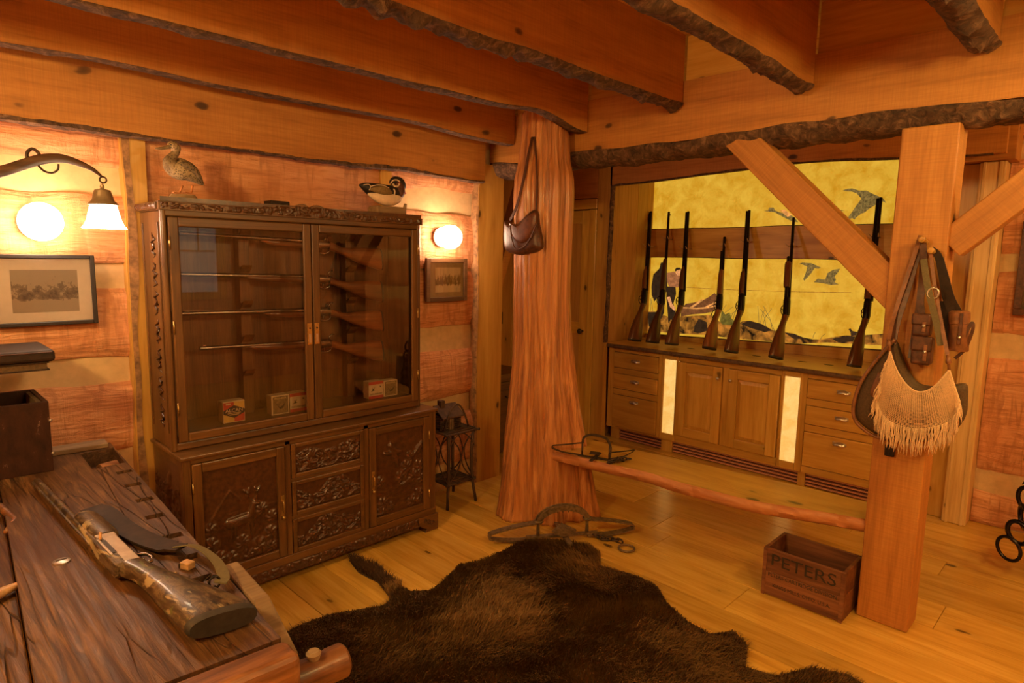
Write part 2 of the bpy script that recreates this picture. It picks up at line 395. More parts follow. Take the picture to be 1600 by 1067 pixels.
# live-edged wall plate along the top of the log wall
plate_w = wob(.016, 1.7, 21)
wp = thing('wall_plate', 'long live-edged plank along the top of the log wall', 'beam', (0, 3.35, 2.17))
wavy_board(MB(), -1.6, 3.045, 'x', 2.178, 2.80, 3.295, 3.40, None, plate_w, 90).build('timber', mt['joistX'], wp)
mb = MB(); secs = []
for t in np.linspace(-1.6, 3.045, 180):
    z = 2.178 + plate_w(t); h = max(.002, .008 + .012*float(fbm(t*1.3, 5, 0, 5, 2))); q = .004*float(vn(t*30))
    secs.append([(t, 3.2935, z+h+q), (t, 3.291+q, z-.004), (t, 3.32, z-.012+q), (t, 3.36, z-.004), (t, 3.33, z+.01)])
mb.loft(secs).build('bark_edge', mt['bark'], wp, smooth=60)

# ceiling joists, live bark along the undersides
jl = ['ceiling joist nearest the log wall, thin bark line underneath', 'second ceiling joist out from the log wall, ending over the tree trunk post',
      'ceiling joist with ragged bark underside, third from the log wall', 'ceiling joist with ragged bark underside above the mural, fourth from the log wall',
      'ceiling joist at the upper right with thick cracked bark underneath', 'ceiling joist overhead, sixth from the log wall', 'ceiling joist overhead, seventh from the log wall', 'ceiling joist farthest from the log wall']
jy = [3.135, 2.51, 1.865, 1.184, .493, -.17, -.83, -1.5]; jz = [2.43, 2.455, 2.475, 2.475, 2.495, 2.48, 2.48, 2.48]; jb = [.005, .008, .02, .024, .028, .02, .02, .02]
for i, (y, z, b) in enumerate(zip(jy, jz, jb)):
    j = thing('ceiling_joist', jl[i], 'joist', (.8, y, z), None, 'ceiling joists')
    wv = wob(.016, 1.3, 40+i); th = .088 if i > 1 else .075
    wv2 = lambda t, wv=wv, i=i: wv(t) + (.03*math.exp(-((t-2.75)/.22)**2) - .028*math.exp(-((t-3.15)/.2)**2) if i == 1 else 0)
    ts = np.linspace(-1.6, 3.165, 110)
    secs = []
    for t in ts:
        zz = z + wv2(t); secs.append([(t, y, zz), (t, y, 2.845), (t, y+th, 2.845), (t, y+th, zz)])
    MB().loft(secs).build('timber', mt['joistX'], j)
    secs = []
    ts = np.linspace(-1.6, 3.16, 380)
    for t in ts:
        zz = z + wv2(t); n1 = b*(.5+.9*abs(float(fbm(t*7, 1, 0, 60+i, 3)))); 
        ring = []
        for k, (dy, dz) in enumerate([(-.0, .4), (-.25, -.1), (.12, -.75), (.35, -1), (.62, -1), (.86, -.75), (1.2, -.1), (1.0, .4)]):
            rr = 1 + .55*float(vn(t*26, k*1.7, 0, 80+i))
            ring.append((t, y + th*min(1.0, max(0, dy)) + (b*.35*(-1 if dy <= 0 else (1 if dy >= 1 else 0)))*rr, zz + (dz*n1*rr if dz < 0 else dz*b*(.6+.8*float(vn(t*4, k, 0, 90+i))))))
        secs.append(ring)
    MB().loft(secs).build('bark_strip', mt['bark'], j, smooth=70)

# main beam carried by the tree trunk and the square post
bm_ = thing('main_beam', 'heavy horizontal beam with bark underside resting on the square post', 'beam', (3.3, .6, 2.24))
bw = wob(.012, 1.5, 77)
wavy_board(MB(), -2.2, 3.385, 'y', 2.30, 2.612, 3.175, 3.42, None, bw, 90).build('timber', mt['joistY'], bm_)
secs = []
for t in np.linspace(-2.2, 3.38, 420):
    z = 2.30 + bw(t); ring = []
    for k, (dx, dz) in enumerate([(-.002, .012), (-.009, -.002), (.006, -.035), (.03, -.06), (.08, -.075), (.16, -.075), (.22, -.06), (.25, .0), (.2, .02)]):
        rr = .011*float(fbm(t*13, k*1.1, 0, 99, 3)) if 0 < k < 8 else 0
        ring.append((3.175+dx+rr*.6, t, z+dz+rr+(.014*float(fbm(t*2.7, 3, 0, 7, 2)) if k < 2 else 0)))
    secs.append(ring)
MB().loft(secs).build('bark_strip', mt['bark'], bm_, smooth=60)
for y0, y1 in zip([-1.41, -.74, -.08, .582, 1.273, 1.955, 2.586], [-.83, -.17, .493, 1.184, 1.865, 2.51, 3.135]):
    MB().box((3.19, y0, 2.614), (3.22, y1, 2.845)).build('blocking_board', mt['pineY'], bm_, bevel=.002)

# square post and its braces
po = thing('square_post', 'square sawn timber post hung with bags', 'post', (3.25, .7, 0))
MB().box((3.172, .592, 0), (3.33, .803, 2.232)).build('timber', mt['postZ'] if 'postZ' in mt else mt['joistZ'], po, bevel=.006)
def brace(name, label, p, q, w, h, mat):
    o = thing(name, label, 'brace', tuple((Vector(p)+Vector(q))/2))
    d = (Vector(q)-Vector(p)); L = d.length; ang = math.atan2(d.z, -d.y if d.y < 0 else d.y)
    o.rotation_euler = (math.atan2(d.z, d.y), 0, 0)
    MB().box((-w/2, -L/2, -h/2), (w/2, L/2, h/2)).build('timber', mat, o, local=True, bevel=.005); return o
a0, a1 = onx(1170, 235, 3.22), onx(1392, 447, 3.22)
brace('diagonal_brace', 'diagonal brace crossing in front of the lit mural', (3.235, a1.y-.05, a1.z-.055), (3.235, a0.y+.07, a0.z+.09), .10, .145, mt['joistY'])
b0, b1 = onx(1490, 378, 3.22), onx(1600, 295, 3.22)
dv = Vector((0, b1.y-b0.y, b1.z-b0.z)).normalized()
brace('diagonal_brace', 'diagonal brace rising to the right from the square post', (3.245, b0.y-dv.y*.02, b0.z-dv.z*.02), (3.245, b0.y+dv.y*.76, b0.z+dv.z*.76), .10, .125, mt['joistY'])

# tree trunk post, fluted and flaring to its roots
def m_trunk():
    t = NT('peeled_cedar'); v = t.coords((1, 1, .05), rnd=False); g = t.noise(v, 26, 6, .65, .7)
    b = t.noise(t.coords((1, 1, .16), rnd=False), 9, 4, .6, 1.0)
    c = t.ramp(g, [(.28, (.2,.06,.018)), (.45, (.46,.17,.045)), (.6, (.62,.26,.075)), (.78, (.78,.42,.17))])
    c = t.mix(t.ramp(b, [(.3, (.55, .55, .55)), (.5, (0, 0, 0))]), c, (.26,.075,.02))
    t.set(Base_Color=c, Roughness=.34, Coat_Weight=.45, Coat_Roughness=.18); t.bump(g, 1.0, .02); return t.m
mt['trunk'] = m_trunk()
tr = thing('tree_trunk_post', 'peeled fluted tree trunk post flaring at the roots', 'post', (3.06, 2.69, 0))
prof = [(0, .305), (.1, .29), (.25, .277), (.45, .258), (.7, .228), (.95, .202), (1.2, .183), (1.5, .175), (1.8, .18), (2.05, .183), (2.15, .178), (2.25, .158), (2.4, .146), (2.6, .14)]
zs = np.concatenate([np.linspace(0, .4, 26), np.linspace(.42, 2.55, 80)]); secs = []
th = np.linspace(0, 2*PI, 181)[:-1]
for z in zs:
    r0 = np.interp(z, *zip(*prof)); k = max(0, 1-z/.9)
    fl1 = fbm(th*0+np.cos(th)*2.6+5, np.sin(th)*2.6, z*.35, 5, 3); fl2 = fbm(np.cos(th)*8, np.sin(th)*8, z*.5, 8, 2)
    lobes = np.abs(vn(np.cos(th)*2.2+.2*z, np.sin(th)*2.2, z*.18, 13))
    r = r0*(1 + .05*fl1 + .055*fl2 + k*(.21*lobes*2 - .12) - .09*np.clip(.13-np.abs(fl1), 0, 1)/.13 - .05*np.clip(.12-np.abs(fl2), 0, 1)/.12)
    sh_ = min(1, z/1.4); cx, cy = 3.06 - .04*sh_, 2.68 + .045*sh_
    secs.append([(cx+a*math.cos(t), cy+a*math.sin(t), z) for a, t in zip(r, th)])
MB().loft(secs).build('trunk', mt['trunk'], tr, smooth=True)
pg = onx(833, 212, 2.90); MB().tube([pg+Vector((.09, .05, 0)), pg, pg+Vector((-.012, -.008, .002))], [.017, .017, .013], 14).build('peg', mt['stockX'], tr, smooth=40)

# mural alcove wall: back, sides, header and trims
wa = struct(MB().box((5.56, .6, 0), (5.62, 4.6, 2.87)).build('wall_alcove', mt['panelling']))
for i in range(5): MB().box((4.74+.165*i+.001, 3.505, 0), (4.74+.165*(i+1)-.001, 3.53, 2.87)).build('side_board', mt['panelling'] if i < 3 else mt['pineZ'], wa, bevel=.002)
for i in range(5): MB().box((4.74+.165*i+.001, 1.0, 0), (4.74+.165*(i+1)-.001, 1.025, 2.87)).build('side_board', mt['pineZ'], wa, bevel=.002)
hw = wob(.016, 1.2, 31)
t1 = struct(wavy_board(MB(), .64, 3.44, 'y', 2.325, 2.62, 4.69, 4.74, None, lambda t: hw(t) + .028*(1.5-abs(t-1.9))-.02, 70).build('trim_1', mt['joistY'], loc=(4.7, 2, 2.3)))
mb = MB(); secs = []
for t in np.linspace(.7, 3.43, 120):
    z = 2.325 + hw(t) + .028*(1.5-abs(t-1.9))-.02; secs.append([(4.688, t, z+.006+.006*float(vn(t*9))), (4.686, t, z-.006), (4.715, t, z-.008), (4.715, t, z)])
mb.loft(secs).build('bark_edge', mt['bark'], t1, smooth=50)
t2 = struct(vboard(MB(), 'y', 3.435, 3.57, 0, 2.62, 4.69, 4.745, wob(.014, 1.5, 12), None).build('trim_2', mt['pineZ'], loc=(4.7, 3.5, 0)))
mb = MB(); secs = []
for z in np.linspace(.9, 2.3, 90):
    u = 3.435 + wob(.014, 1.5, 12)(z); r = .005+.005*float(vn(z*14)); secs.append([(4.688, u+r+.006, z), (4.687, u-.005, z), (4.72, u-.012-r, z), (4.73, u, z)])
mb.loft(secs).build('bark_edge', mt['bark'], t2, smooth=50)
t3 = struct(MB().box((4.68, 3.575, 0), (4.745, 3.65, 2.105)).build('trim_3', mt['cabZ'], bevel=.006))
MB().box((4.68, 3.575, 2.108), (4.745, 4.55, 2.20)).build('door_head', mt['cabY'], t3, bevel=.006)
MB().box((4.69, 3.575, 2.205), (4.74, 4.55, 2.85)).build('panel_above', mt['joistY'], t3, bevel=.003)
MB().box((4.68, 4.42, 0), (4.745, 4.5, 2.105)).build('jamb', mt['cabZ'], t3, bevel=.006)
d1 = struct(MB().box((4.72, 3.652, .01), (4.755, 4.418, 2.1)).build('door_1', mt['panelling'], loc=(4.73, 4, 0)))
for y0, y1 in ((3.652, 3.76), (4.31, 4.418)): MB().box((4.708, y0, .01), (4.719, y1, 2.1)).build('stile', mt['pineZ'], d1, bevel=.003)
for z0, z1 in ((.01, .2), (.95, 1.06), (1.98, 2.1)): MB().box((4.708, 3.762, z0), (4.719, 4.308, z1)).build('rail', mt['pineY'], d1, bevel=.003)
MB().lathe([(.008, 0), (.008, -.03), (.022, -.04), (.026, -.055), (.018, -.068), (.002, -.07)], (4.708, 3.71, .98), 16, 'x').build('door_knob', mt['iron'], d1, smooth=50)
# passage behind the trunk
wh = struct(MB().box((3.0, 4.52, 0), (5.6, 4.6, 2.87)).build('wall_passage', mt['panelling']))
xx = 3.1
while xx < 4.65: MB().box((xx+.002, 4.495, 0), (xx+.178, 4.52, 2.87)).build('wall_board', mt['pineZ'], wh, bevel=.004); xx += .18
wsd = struct(MB().box((3.0, 3.6, 0), (3.1, 4.52, 2.87)).build('wall_passage_side', mt['panelling']))

# right-hand wall beyond the post: logs, chinking and the corner casing
wr = struct(MB().box((4.955, -2.2, 0), (5.1, .66, 2.87)).build('wall_right', mt['chink']))
for q, (z0, z1) in enumerate([(2.42, 2.85), (1.74, 2.3), (1.255, 1.625), (.36, 1.08)]):
    hewn(wr, 'y', -2.2, .64, z0, z1, 4.93, 4.96, 71+q, -1)
hewn(wr, 'y', -2.2, .64, .0, .212, 4.93, 4.96, 78, -1)
t4 = struct(MB().box((4.80, .643, 0), (4.955, .775, 2.276)).build('trim_4', mt['pale'], bevel=.008))
for yy in (.66, .74): MB().box((4.794, yy, 0), (4.80, yy+.018, 2.276)).build('bead', mt['pale'], t4, bevel=.003)
MB().box((4.86, .776, 0), (5.0, 1.0, 2.276)).build('jamb_board', mt['pineZ'], t4, bevel=.004)
MB().box((4.76, .60, 2.278), (4.96, 1.0, 2.62)).build('head_board', mt['joistY'], t4, bevel=.004)
# walls behind the camera
wf = struct(MB().box((-1.6, -2.35, 0), (2.22, -2.2, 2.87)).box((3.1, -2.35, 0), (5.1, -2.2, 2.87)).box((2.22, -2.35, 0), (3.1, -2.2, 1.15)).box((2.22, -2.35, 2.2), (3.1, -2.2, 2.87)).build('wall_front', mt['hewn']))
wl = struct(MB().box((-1.75, -2.35, 0), (-1.6, 3.55, 2.87)).build('wall_left', mt['hewnY']))
w1 = struct(MB().box((2.22, -2.3, 1.15), (3.1, -2.26, 2.2)).build('window_1', emit('window_dusk', (.35,.5,.75), .22), loc=(2.66, -2.28, 1.15)))
for a, b in (((2.14, -2.2, 1.07), (2.24, -2.17, 2.28)), ((3.08, -2.2, 1.07), (3.18, -2.17, 2.28)), ((2.24, -2.2, 1.07), (3.08, -2.17, 1.17)), ((2.24, -2.2, 2.18), (3.08, -2.17, 2.28))):
    MB().box(a, b).build('casing', mt['cabZ'], w1, bevel=.004)
for a, b in (((2.65, -2.26, 1.17), (2.67, -2.24, 2.18)), ((2.24, -2.26, 1.66), (2.649, -2.24, 1.68)), ((2.671, -2.26, 1.66), (3.08, -2.24, 1.68)), ((2.42, -2.26, 1.681), (2.435, -2.24, 2.18)), ((2.88, -2.26, 1.681), (2.895, -2.24, 2.18))):
    MB().box(a, b).build('glazing_bar', mt['cabZ'], w1)

FILL_LAB = ['added globe fill lamp overhead, nearest the camera', 'added globe fill lamp hanging over the middle of the room', 'added globe fill lamp hanging near the left wall', 'added globe fill lamp hanging near the right-hand log wall']

# ============================================================ LAMPS
mt['globe'] = emit('glowing_glass', (1, .67, .45), SCONCE)
mt['globe_dim'] = emit('glowing_glass_shade', (1, .76, .46), 14)
def globe_sconce(name, label, c, r, wall_y, mat):
    t = thing(name, label, 'lamp', (c[0], wall_y, c[2]), None, 'globe wall lamps')
    MB().sphere(c, r, 32, 20).build('globe', mat, t, smooth=True)
    MB().lathe([(.001, 0), (.062, 0), (.064, -.012), (.05, -.024), (.04, -.04), (.04, -.055), (.001, -.055)], (c[0], wall_y, c[2]), 28, 'y').build('wall_rose', mt['china'], t, smooth=40)
    return t
mt['china'] = plain('white_china', (.8, .74, .62), .3, var=.05)
globe_sconce('globe_lamp', 'glowing round globe lamp above the large framed photograph', (.515, 3.25, 1.765), .078, 3.352, mt['globe'])
globe_sconce('globe_lamp', 'glowing round globe lamp above the small framed photograph, right of the cabinet', (2.70, 3.25, 1.78), .078, 3.352, mt['globe'])
for i, (p, wtt) in enumerate(FILL_LAMPS):  # globes added out of view as fill light for floor and walls
    t = thing('fill_lamp', FILL_LAB[i], 'lamp', (p[0], p[1], 2.845), None, 'added ceiling fill lamps')
    MB().sphere(p, .12, 28, 16).build('globe', emit('fill_globe_%d' % i, WARM, wtt/(4*PI*PI*.12**2)*1.0), t, smooth=True)
    MB().tube([(p[0], p[1], 2.845), (p[0], p[1], p[2]+.115)], .008).build('stem', mt['iron'], t)
    MB().lathe([(.001, 2.845), (.06, 2.845), (.05, 2.825), (.012, 2.815)], (p[0], p[1], 0), 24).build('canopy', mt['iron'], t, smooth=40)

# ============================================================ DISPLAY CABINET
def m_glass():
    t = NT('cabinet_glass'); n = t.n; n.remove(t.b)
    tr_ = t.node('BsdfTransparent'); gl = t.node('BsdfGlossy'); gl.inputs['Roughness'].default_value = .005
    fr = t.node('Fresnel'); fr.inputs[0].default_value = 1.5; mx = t.node('MixShader')
    t.link(fr.outputs[0], mx.inputs[0]); t.link(tr_.outputs[0], mx.inputs[1]); t.link(gl.outputs[0], mx.inputs[2]); t.link(mx.outputs[0], n['Material Output'].inputs[0])
    return t.m
mt['glass'] = m_glass()
mt['carved'] = plain('carved_hardwood', (.07, .026, .008), .33, var=.45, scale=50, bump=.15, Coat_Weight=.35, Coat_Roughness=.18)
_dep = None
def text(s, size, mat, parent, Mx, name='lettering', extrude=.0004, align='CENTER', width=None, shear=0):
    cu = bpy.data.curves.new(name, 'FONT'); cu.body = s; cu.size = size; cu.align_x = align; cu.align_y = 'CENTER'; cu.extrude = extrude; cu.resolution_u = 3; cu.shear = shear
    o = bpy.data.objects.new(name, cu); C.objects.link(o); bpy.context.view_layer.update()
    me = bpy.data.meshes.new_from_object(o.evaluated_get(bpy.context.evaluated_depsgraph_get())); bpy.data.objects.remove(o)
    if width:
        xs = [v.co.x for v in me.vertices]; k = width/max(1e-6, max(xs)-min(xs)); me.transform(Matrix.Diagonal((k, 1, 1, 1)))
    me.transform(Mx); me.materials.clear(); me.materials.append(mat)
    q = bpy.data.objects.new(name, me); C.objects.link(q)
    if parent is not None:
        q.parent = parent; me.transform(wm(parent).inverted())
    return q
FRONT_Y = lambda p: Matrix.Translation(p) @ Matrix.Rotation(PI/2, 4, 'X')         # text facing -y, reading along +x
FRONT_X = lambda p: Matrix.Translation(p) @ Matrix.Rotation(-PI/2, 4, 'Z') @ Matrix.Rotation(PI/2, 4, 'X')   # facing -x, reading along -y

def cap(U, V, a, b, r0, r1):                       # dome of a tapered capsule, 0..1
    ax, ay = a; bx, by = b; dx, dy = bx-ax, by-ay; L = dx*dx+dy*dy+1e-9
    t = np.clip(((U-ax)*dx+(V-ay)*dy)/L, 0, 1); d = np.hypot(U-ax-t*dx, V-ay-t*dy); r = r0+(r1-r0)*t
    return np.sqrt(np.clip(1-(d/r)**2, 0, 1))
def animal(U, V, c, s, flip=1, antl=False, neck=(.9, .75)):
    x, y = c; P = lambda a, b: (x+flip*a*s, y+b*s)
    h = cap(U, V, P(-.7, 0), P(.45, .08), .3*s, .33*s)
    h = np.maximum(h, cap(U, V, P(.45, .15), P(*neck), .24*s, .13*s)); hd = (neck[0]+.32, neck[1]-.06)
    h = np.maximum(h, cap(U, V, P(*neck), P(*hd), .15*s, .08*s))
    for a, b in ((-.75, -.95), (-.5, -.95), (.35, -.95), (.6, -.9)): h = np.maximum(h, .8*cap(U, V, P(a*.8, -.15), P(a, b), .11*s, .055*s))
    if antl:
        for k in (-1, 1):
            q = (neck[0]+k*.28-.05, neck[1]+.5)
            for a, b in ((neck, q), (q, (q[0]-k*.12, q[1]+.4)), ((q[0]-k*.05, q[1]+.1), (q[0]+k*.16, q[1]+.36))): h = np.maximum(h, .75*cap(U, V, P(*a), P(*b), .06*s, .04*s))
    return h
def clumps(U, V, pts, seed):
    h = 0*U
    for i, (x, y, r) in enumerate(pts):
        d = np.hypot(U-x, V-y)/r; a = np.arctan2(V-y, U-x)
        petal = .5+.5*np.cos(a*(5+i % 4)+d*5+i); h = np.maximum(h, np.clip(1-d, 0, 1)**.5*(.4+.6*petal))
    return h
def foliage(U, V, seed, sc_=26):
    a = fbm(U*sc_, V*sc_, 0, seed, 2); b = vn(U*sc_*1.8+a*1.6, V*sc_*1.8-a*1.6, 0, seed+7)
    return np.clip(.5+.5*np.sin(b*5+a*4), 0, 1)**1.3
def relief(parent, name, x0, x1, z0, z1, y, depth, hf, res=220, mat=None, xface=None):
    nu, nv = max(6, int((x1-x0)*res)), max(4, int((z1-z0)*res))
    u = np.linspace(0, x1-x0, nu); v = np.linspace(0, z1-z0, nv); U, V = np.meshgrid(u, v, indexing='ij')
    H = hf(U, V)*depth; e = np.minimum(np.minimum(U, x1-x0-U), np.minimum(V, z1-z0-V)); H = H*np.clip(e/.006, 0, 1)
    if xface is None: P = [[(x0+U[i, j], y-H[i, j], z0+V[i, j]) for j in range(nv)] for i in range(nu)]
    else: P = [[(y-H[i, j], x1-U[i, j], z0+V[i, j]) for j in range(nv)] for i in range(nu)]
    return MB().grid(P).build(name, mat or mt['carved'], parent, smooth=True, fix=False)
UF = 3.03; BF = 2.924; BK = 3.338      # front of upper part, front of base, back
DK = mt
cb = thing('display_cabinet', 'tall carved dark wood gun cabinet with two glass doors', 'cabinet', (1.61, 3.15, 0))
# --- base carcass
MB().box((.907, BF+.018, .1), (.925, BK, .735)).build('side_panel', mt['darkZ'], cb, bevel=.003)
MB().box((2.305, BF+.018, .1), (2.323, BK, .735)).build('side_panel', mt['darkZ'], cb, bevel=.003)
MB().box((.926, BK-.014, .1), (2.304, BK, .735)).build('back_panel', mt['darkZ'], cb)
MB().box((.926, BF+.02, .1), (2.304, BK-.015, .12)).build('base_bottom', mt['darkX'], cb)
MB().box((.895, BF-.010, .735), (2.335, BK, .753)).build('base_top', mt['darkX'], cb, bevel=.005)
for a, b in ((.907, .94), (1.376, 1.406), (1.824, 1.856), (2.272, 2.323)): MB().box((a, BF, .1), (b, BF+.018, .735)).build('stile', mt['darkZ'], cb, bevel=.003)
MB().box((.94, BF, .715), (2.272, BF+.018, .735)).build('rail', mt['darkX'], cb); 
MB().box((.907, BF-.004, .098), (2.323, BF+.018, .14)).build('rail', mt['darkX'], cb, bevel=.004)
sx = relief(cb, 'carved_side', BF+.06, BK-.03, .17, .70, .9065, .010, lambda U, V: foliage(U, V, 5, 16)*(V < .42)*.9+cap(U, V, (.1, .1), (.2, .45), .03, .02), 150, xface=True)
# carved apron and bracket feet
relief(cb, 'carved_apron', .907, 2.323, .045, .098, BF-.003, .008, lambda U, V: foliage(U, V, 3, 34), 240)
MB().box((.907, BF, .045), (2.323, BF+.018, .098)).build('apron', mt['darkX'], cb)
for a, b, k in ((.895, 1.05, 1), (2.19, 2.335, -1)):
    o = [(a, 0), (a+.1, 0), (a+.085, .02), (a+.12, .035), (b, .06), (b, .1), (a, .1)] if k == 1 else [(b, 0), (b, .1), (a, .1), (a, .06), (b-.12, .035), (b-.085, .02), (b-.1, 0)]
    f = MB().prism(o, lambda u, v, d: (u, d, v), BF-.012, BF+.06).build('bracket_foot', mt['darkX'], cb, bevel=.003)
    MB().box((.895 if k == 1 else 2.275, BK-.07, 0), (.955 if k == 1 else 2.335, BK, .1)).build('back_foot', mt['darkX'], cb)
    for q in range(3):
        c = ((a+.045 if k == 1 else b-.045) + .028*q*k, .05+.012*q)
        MB().tube([(c[0]+.013*math.cos(t)*(1-t/14), BF-.014, c[1]+.013*math.sin(t)*(1-t/14)) for t in np.linspace(0, 9, 20)], .0032, 6).build('scroll', mt['carved'], f, smooth=True)
# lower doors
def low_door(a, b, hf, hx, hinge_x):
    z0, z1 = .143, .712; w = .045
    d = MB().box((a+.03, BF+.006, z0+.03), (b-.03, BF+.015, z1-.03)).build('door', mt['darkZ'], cb)
    for p, q, m_ in (((a+.002, z0), (a+w, z1), 'darkZ'), ((b-w, z0), (b-.002, z1), 'darkZ'), ((a+w, z0), (b-w, z0+w), 'darkX'), ((a+w, z1-w), (b-w, z1), 'darkX')):
        MB().box((p[0], BF-.008, p[1]), (q[0], BF+.012, q[1])).build('frame_bar', mt[m_], d, bevel=.005)
    relief(d, 'carved_panel', a+w, b-w, z0+w, z1-w, BF+.0055, .013, hf, 260)
    p = MB().box((hx-.009, BF-.011, .36), (hx+.009, BF-.008, .465)).build('escutcheon', mt['brass'], d, bevel=.001)
    MB().tube([(hx, BF-.012, .44), (hx, BF-.022, .43), (hx, BF-.022, .385), (hx, BF-.012, .378)], .004, 8).build('pull', mt['brass'], d, smooth=True)
    MB().sphere((hx, BF-.018, .352), .0095, 14, 10).build('pull_knob', mt['brass'], d, smooth=True)
    for z in (.24, .60): MB().tube([(hinge_x, BF-.009, z-.025), (hinge_x, BF-.009, z+.025)], .004, 8).build('hinge', mt['brass'], d, smooth=True)
def deer_panel(U, V):
    W, Hh = .345, .479
    h = animal(U, V, (.175, .20), .085, 1, True, (.62, .85))
    h = np.maximum(h, clumps(U, V, [(.03, .2, .035), (.03, .12, .04), (.06, .04, .045), (.17, .09, .042), (.25, .05, .05), (.31, .1, .04), (.32, .18, .035), (.27, .23, .035), (.12, .03, .035), (.2, .02, .04), (.31, .03, .035)], 3))
    h = np.maximum(h, .25*cap(U, V, (.02, .22), (.12, .36), .008, .004)); h = np.maximum(h, .25*cap(U, V, (.12, .36), (.17, .3), .004, .008))
    return h + .1*foliage(U, V, 9, 20)*(V < .25)
def bird_panel(U, V):
    h = cap(U, V, (.06, .36), (.16, .35), .008, .02)
    for a, b in (((.11, .36), (.1, .41)), ((.12, .355), (.15, .27)), ((.13, .36), (.09, .4))): h = np.maximum(h, cap(U, V, a, b, .022, .008))
    h = np.maximum(h, clumps(U, V, [(.03, .2, .035), (.17, .2, .04), (.21, .25, .045), (.26, .19, .04), (.3, .24, .04), (.31, .17, .04), (.05, .07, .04), (.04, .02, .04), (.1, .04, .03), (.3, .06, .045), (.25, .03, .04), (.3, .34, .03), (.24, .31, .03)], 3))
    for a, b in (((.2, .18), (.25, .3)), ((.25, .3), (.32, .38)), ((.25, .3), (.22, .33)), ((.18, .15), (.32, .22))): h = np.maximum(h, .7*cap(U, V, a, b, .012, .006))
    return h + .12*np.clip(np.sin(V*220+vn(U*30)*2), 0, 1)*(V < .16)
low_door(.94, 1.376, deer_panel, 1.354, .942); low_door(1.856, 2.272, bird_panel, 1.877, 2.268)
# carved drawers
for i, (z0, z1) in enumerate(((.535, .713), (.338, .518), (.143, .322))):
    a, b = 1.408, 1.822; w = .022
    d = MB().box((a+.004, BF+.004, z0), (b-.004, BF+.04, z1)).build('drawer', mt['darkX'], cb)
    for p, q in (((a, z0), (a+w, z1)), ((b-w, z0), (b, z1)), ((a+w, z0), (b-w, z0+w)), ((a+w, z1-w), (b-w, z1))):
        MB().box((p[0], BF-.006, p[1]), (q[0], BF+.004, q[1])).build('drawer_moulding', mt['darkX'], d, bevel=.004)
    def hf(U, V, i=i):
        W = .37; top = .062+.03*np.sin(U*24+i*2)+.04*np.exp(-((U-.2)/.08)**2)
        h = foliage(U, V, 20+i, 24)*.75*(V < top+.02)
        h = np.maximum(h, 1.1*animal(U, V, [(.30, .055), (.27, .085), (.1, .05)][i], .032, [1, -1, 1][i])); h = np.maximum(h, 1.1*animal(U, V, [(.09, .04), (.14, .05), (.3, .075)][i], .034, [-1, 1, -1][i]))
        for k in range(4): h = np.maximum(h, .9*cap(U, V, (.03+.09*k, .01), (.07+.09*k, .04), .005, .003))
        return h
    relief(d, 'carved_panel', a+w, b-w, z0+w, z1-w, BF+.0035, .013, hf, 300)
    MB().box((1.406, BF+.001, z0-.02), (1.824, BF+.018, z0-.001)).build('rail', mt['darkX'], cb, bevel=.002)
# --- upper part
MB().box((.907, UF+.02, .753), (.927, BK, 1.83)).build('side_panel', mt['darkZ'], cb, bevel=.004)
MB().box((2.265, UF+.02, .753), (2.285, BK, 1.83)).build('side_panel', mt['darkZ'], cb, bevel=.004)
MB().box((.928, BK-.012, .755), (2.264, BK, 1.83)).build('back_panel', mt['cabback'] if 'cabback' in mt else mt['darkZ'], cb)
MB().box((.927, UF+.022, .80), (2.265, BK-.013, .818)).build('shelf', mt['darkX'], cb)
MB().box((.928, UF+.022, 1.80), (2.264, BK-.013, 1.83)).build('top_board', mt['darkX'], cb)
for a, b in ((.899, .926), (2.262, 2.289)): MB().tube([(a+.0135, UF+.008, .755), (a+.0135, UF+.008, 1.83)], .0135, 14).build('corner_post', mt['darkZ'], cb, smooth=40)
MB().box((.9, UF-.002, .755), (2.288, UF+.02, .79)).build('rail', mt['darkX'], cb, bevel=.006)
MB().box((.9, UF-.002, 1.805), (2.288, UF+.02, 1.835)).build('rail', mt['darkX'], cb, bevel=.006)
for z0, z1 in ((.82, 1.80),):   # carved side with figures
    for k in range(7):
        z = .9+.13*k
        MB().tube([(.906, 3.16+.03*math.sin(q*2.3+k), z+.055*q/4) for q in range(-4, 5)], [.002, .005, .008, .006, .01, .006, .008, .005, .002], 8).build('side_carving', mt['carved'], cb, smooth=True)
    for p, q in (((UF+.05, .83), (UF+.062, 1.78)), ((BK-.04, .83), (BK-.03, 1.78))): MB().box((.902, p[0], p[1]), (.909, q[0], q[1])).build('side_moulding', mt['darkZ'], cb, bevel=.002)
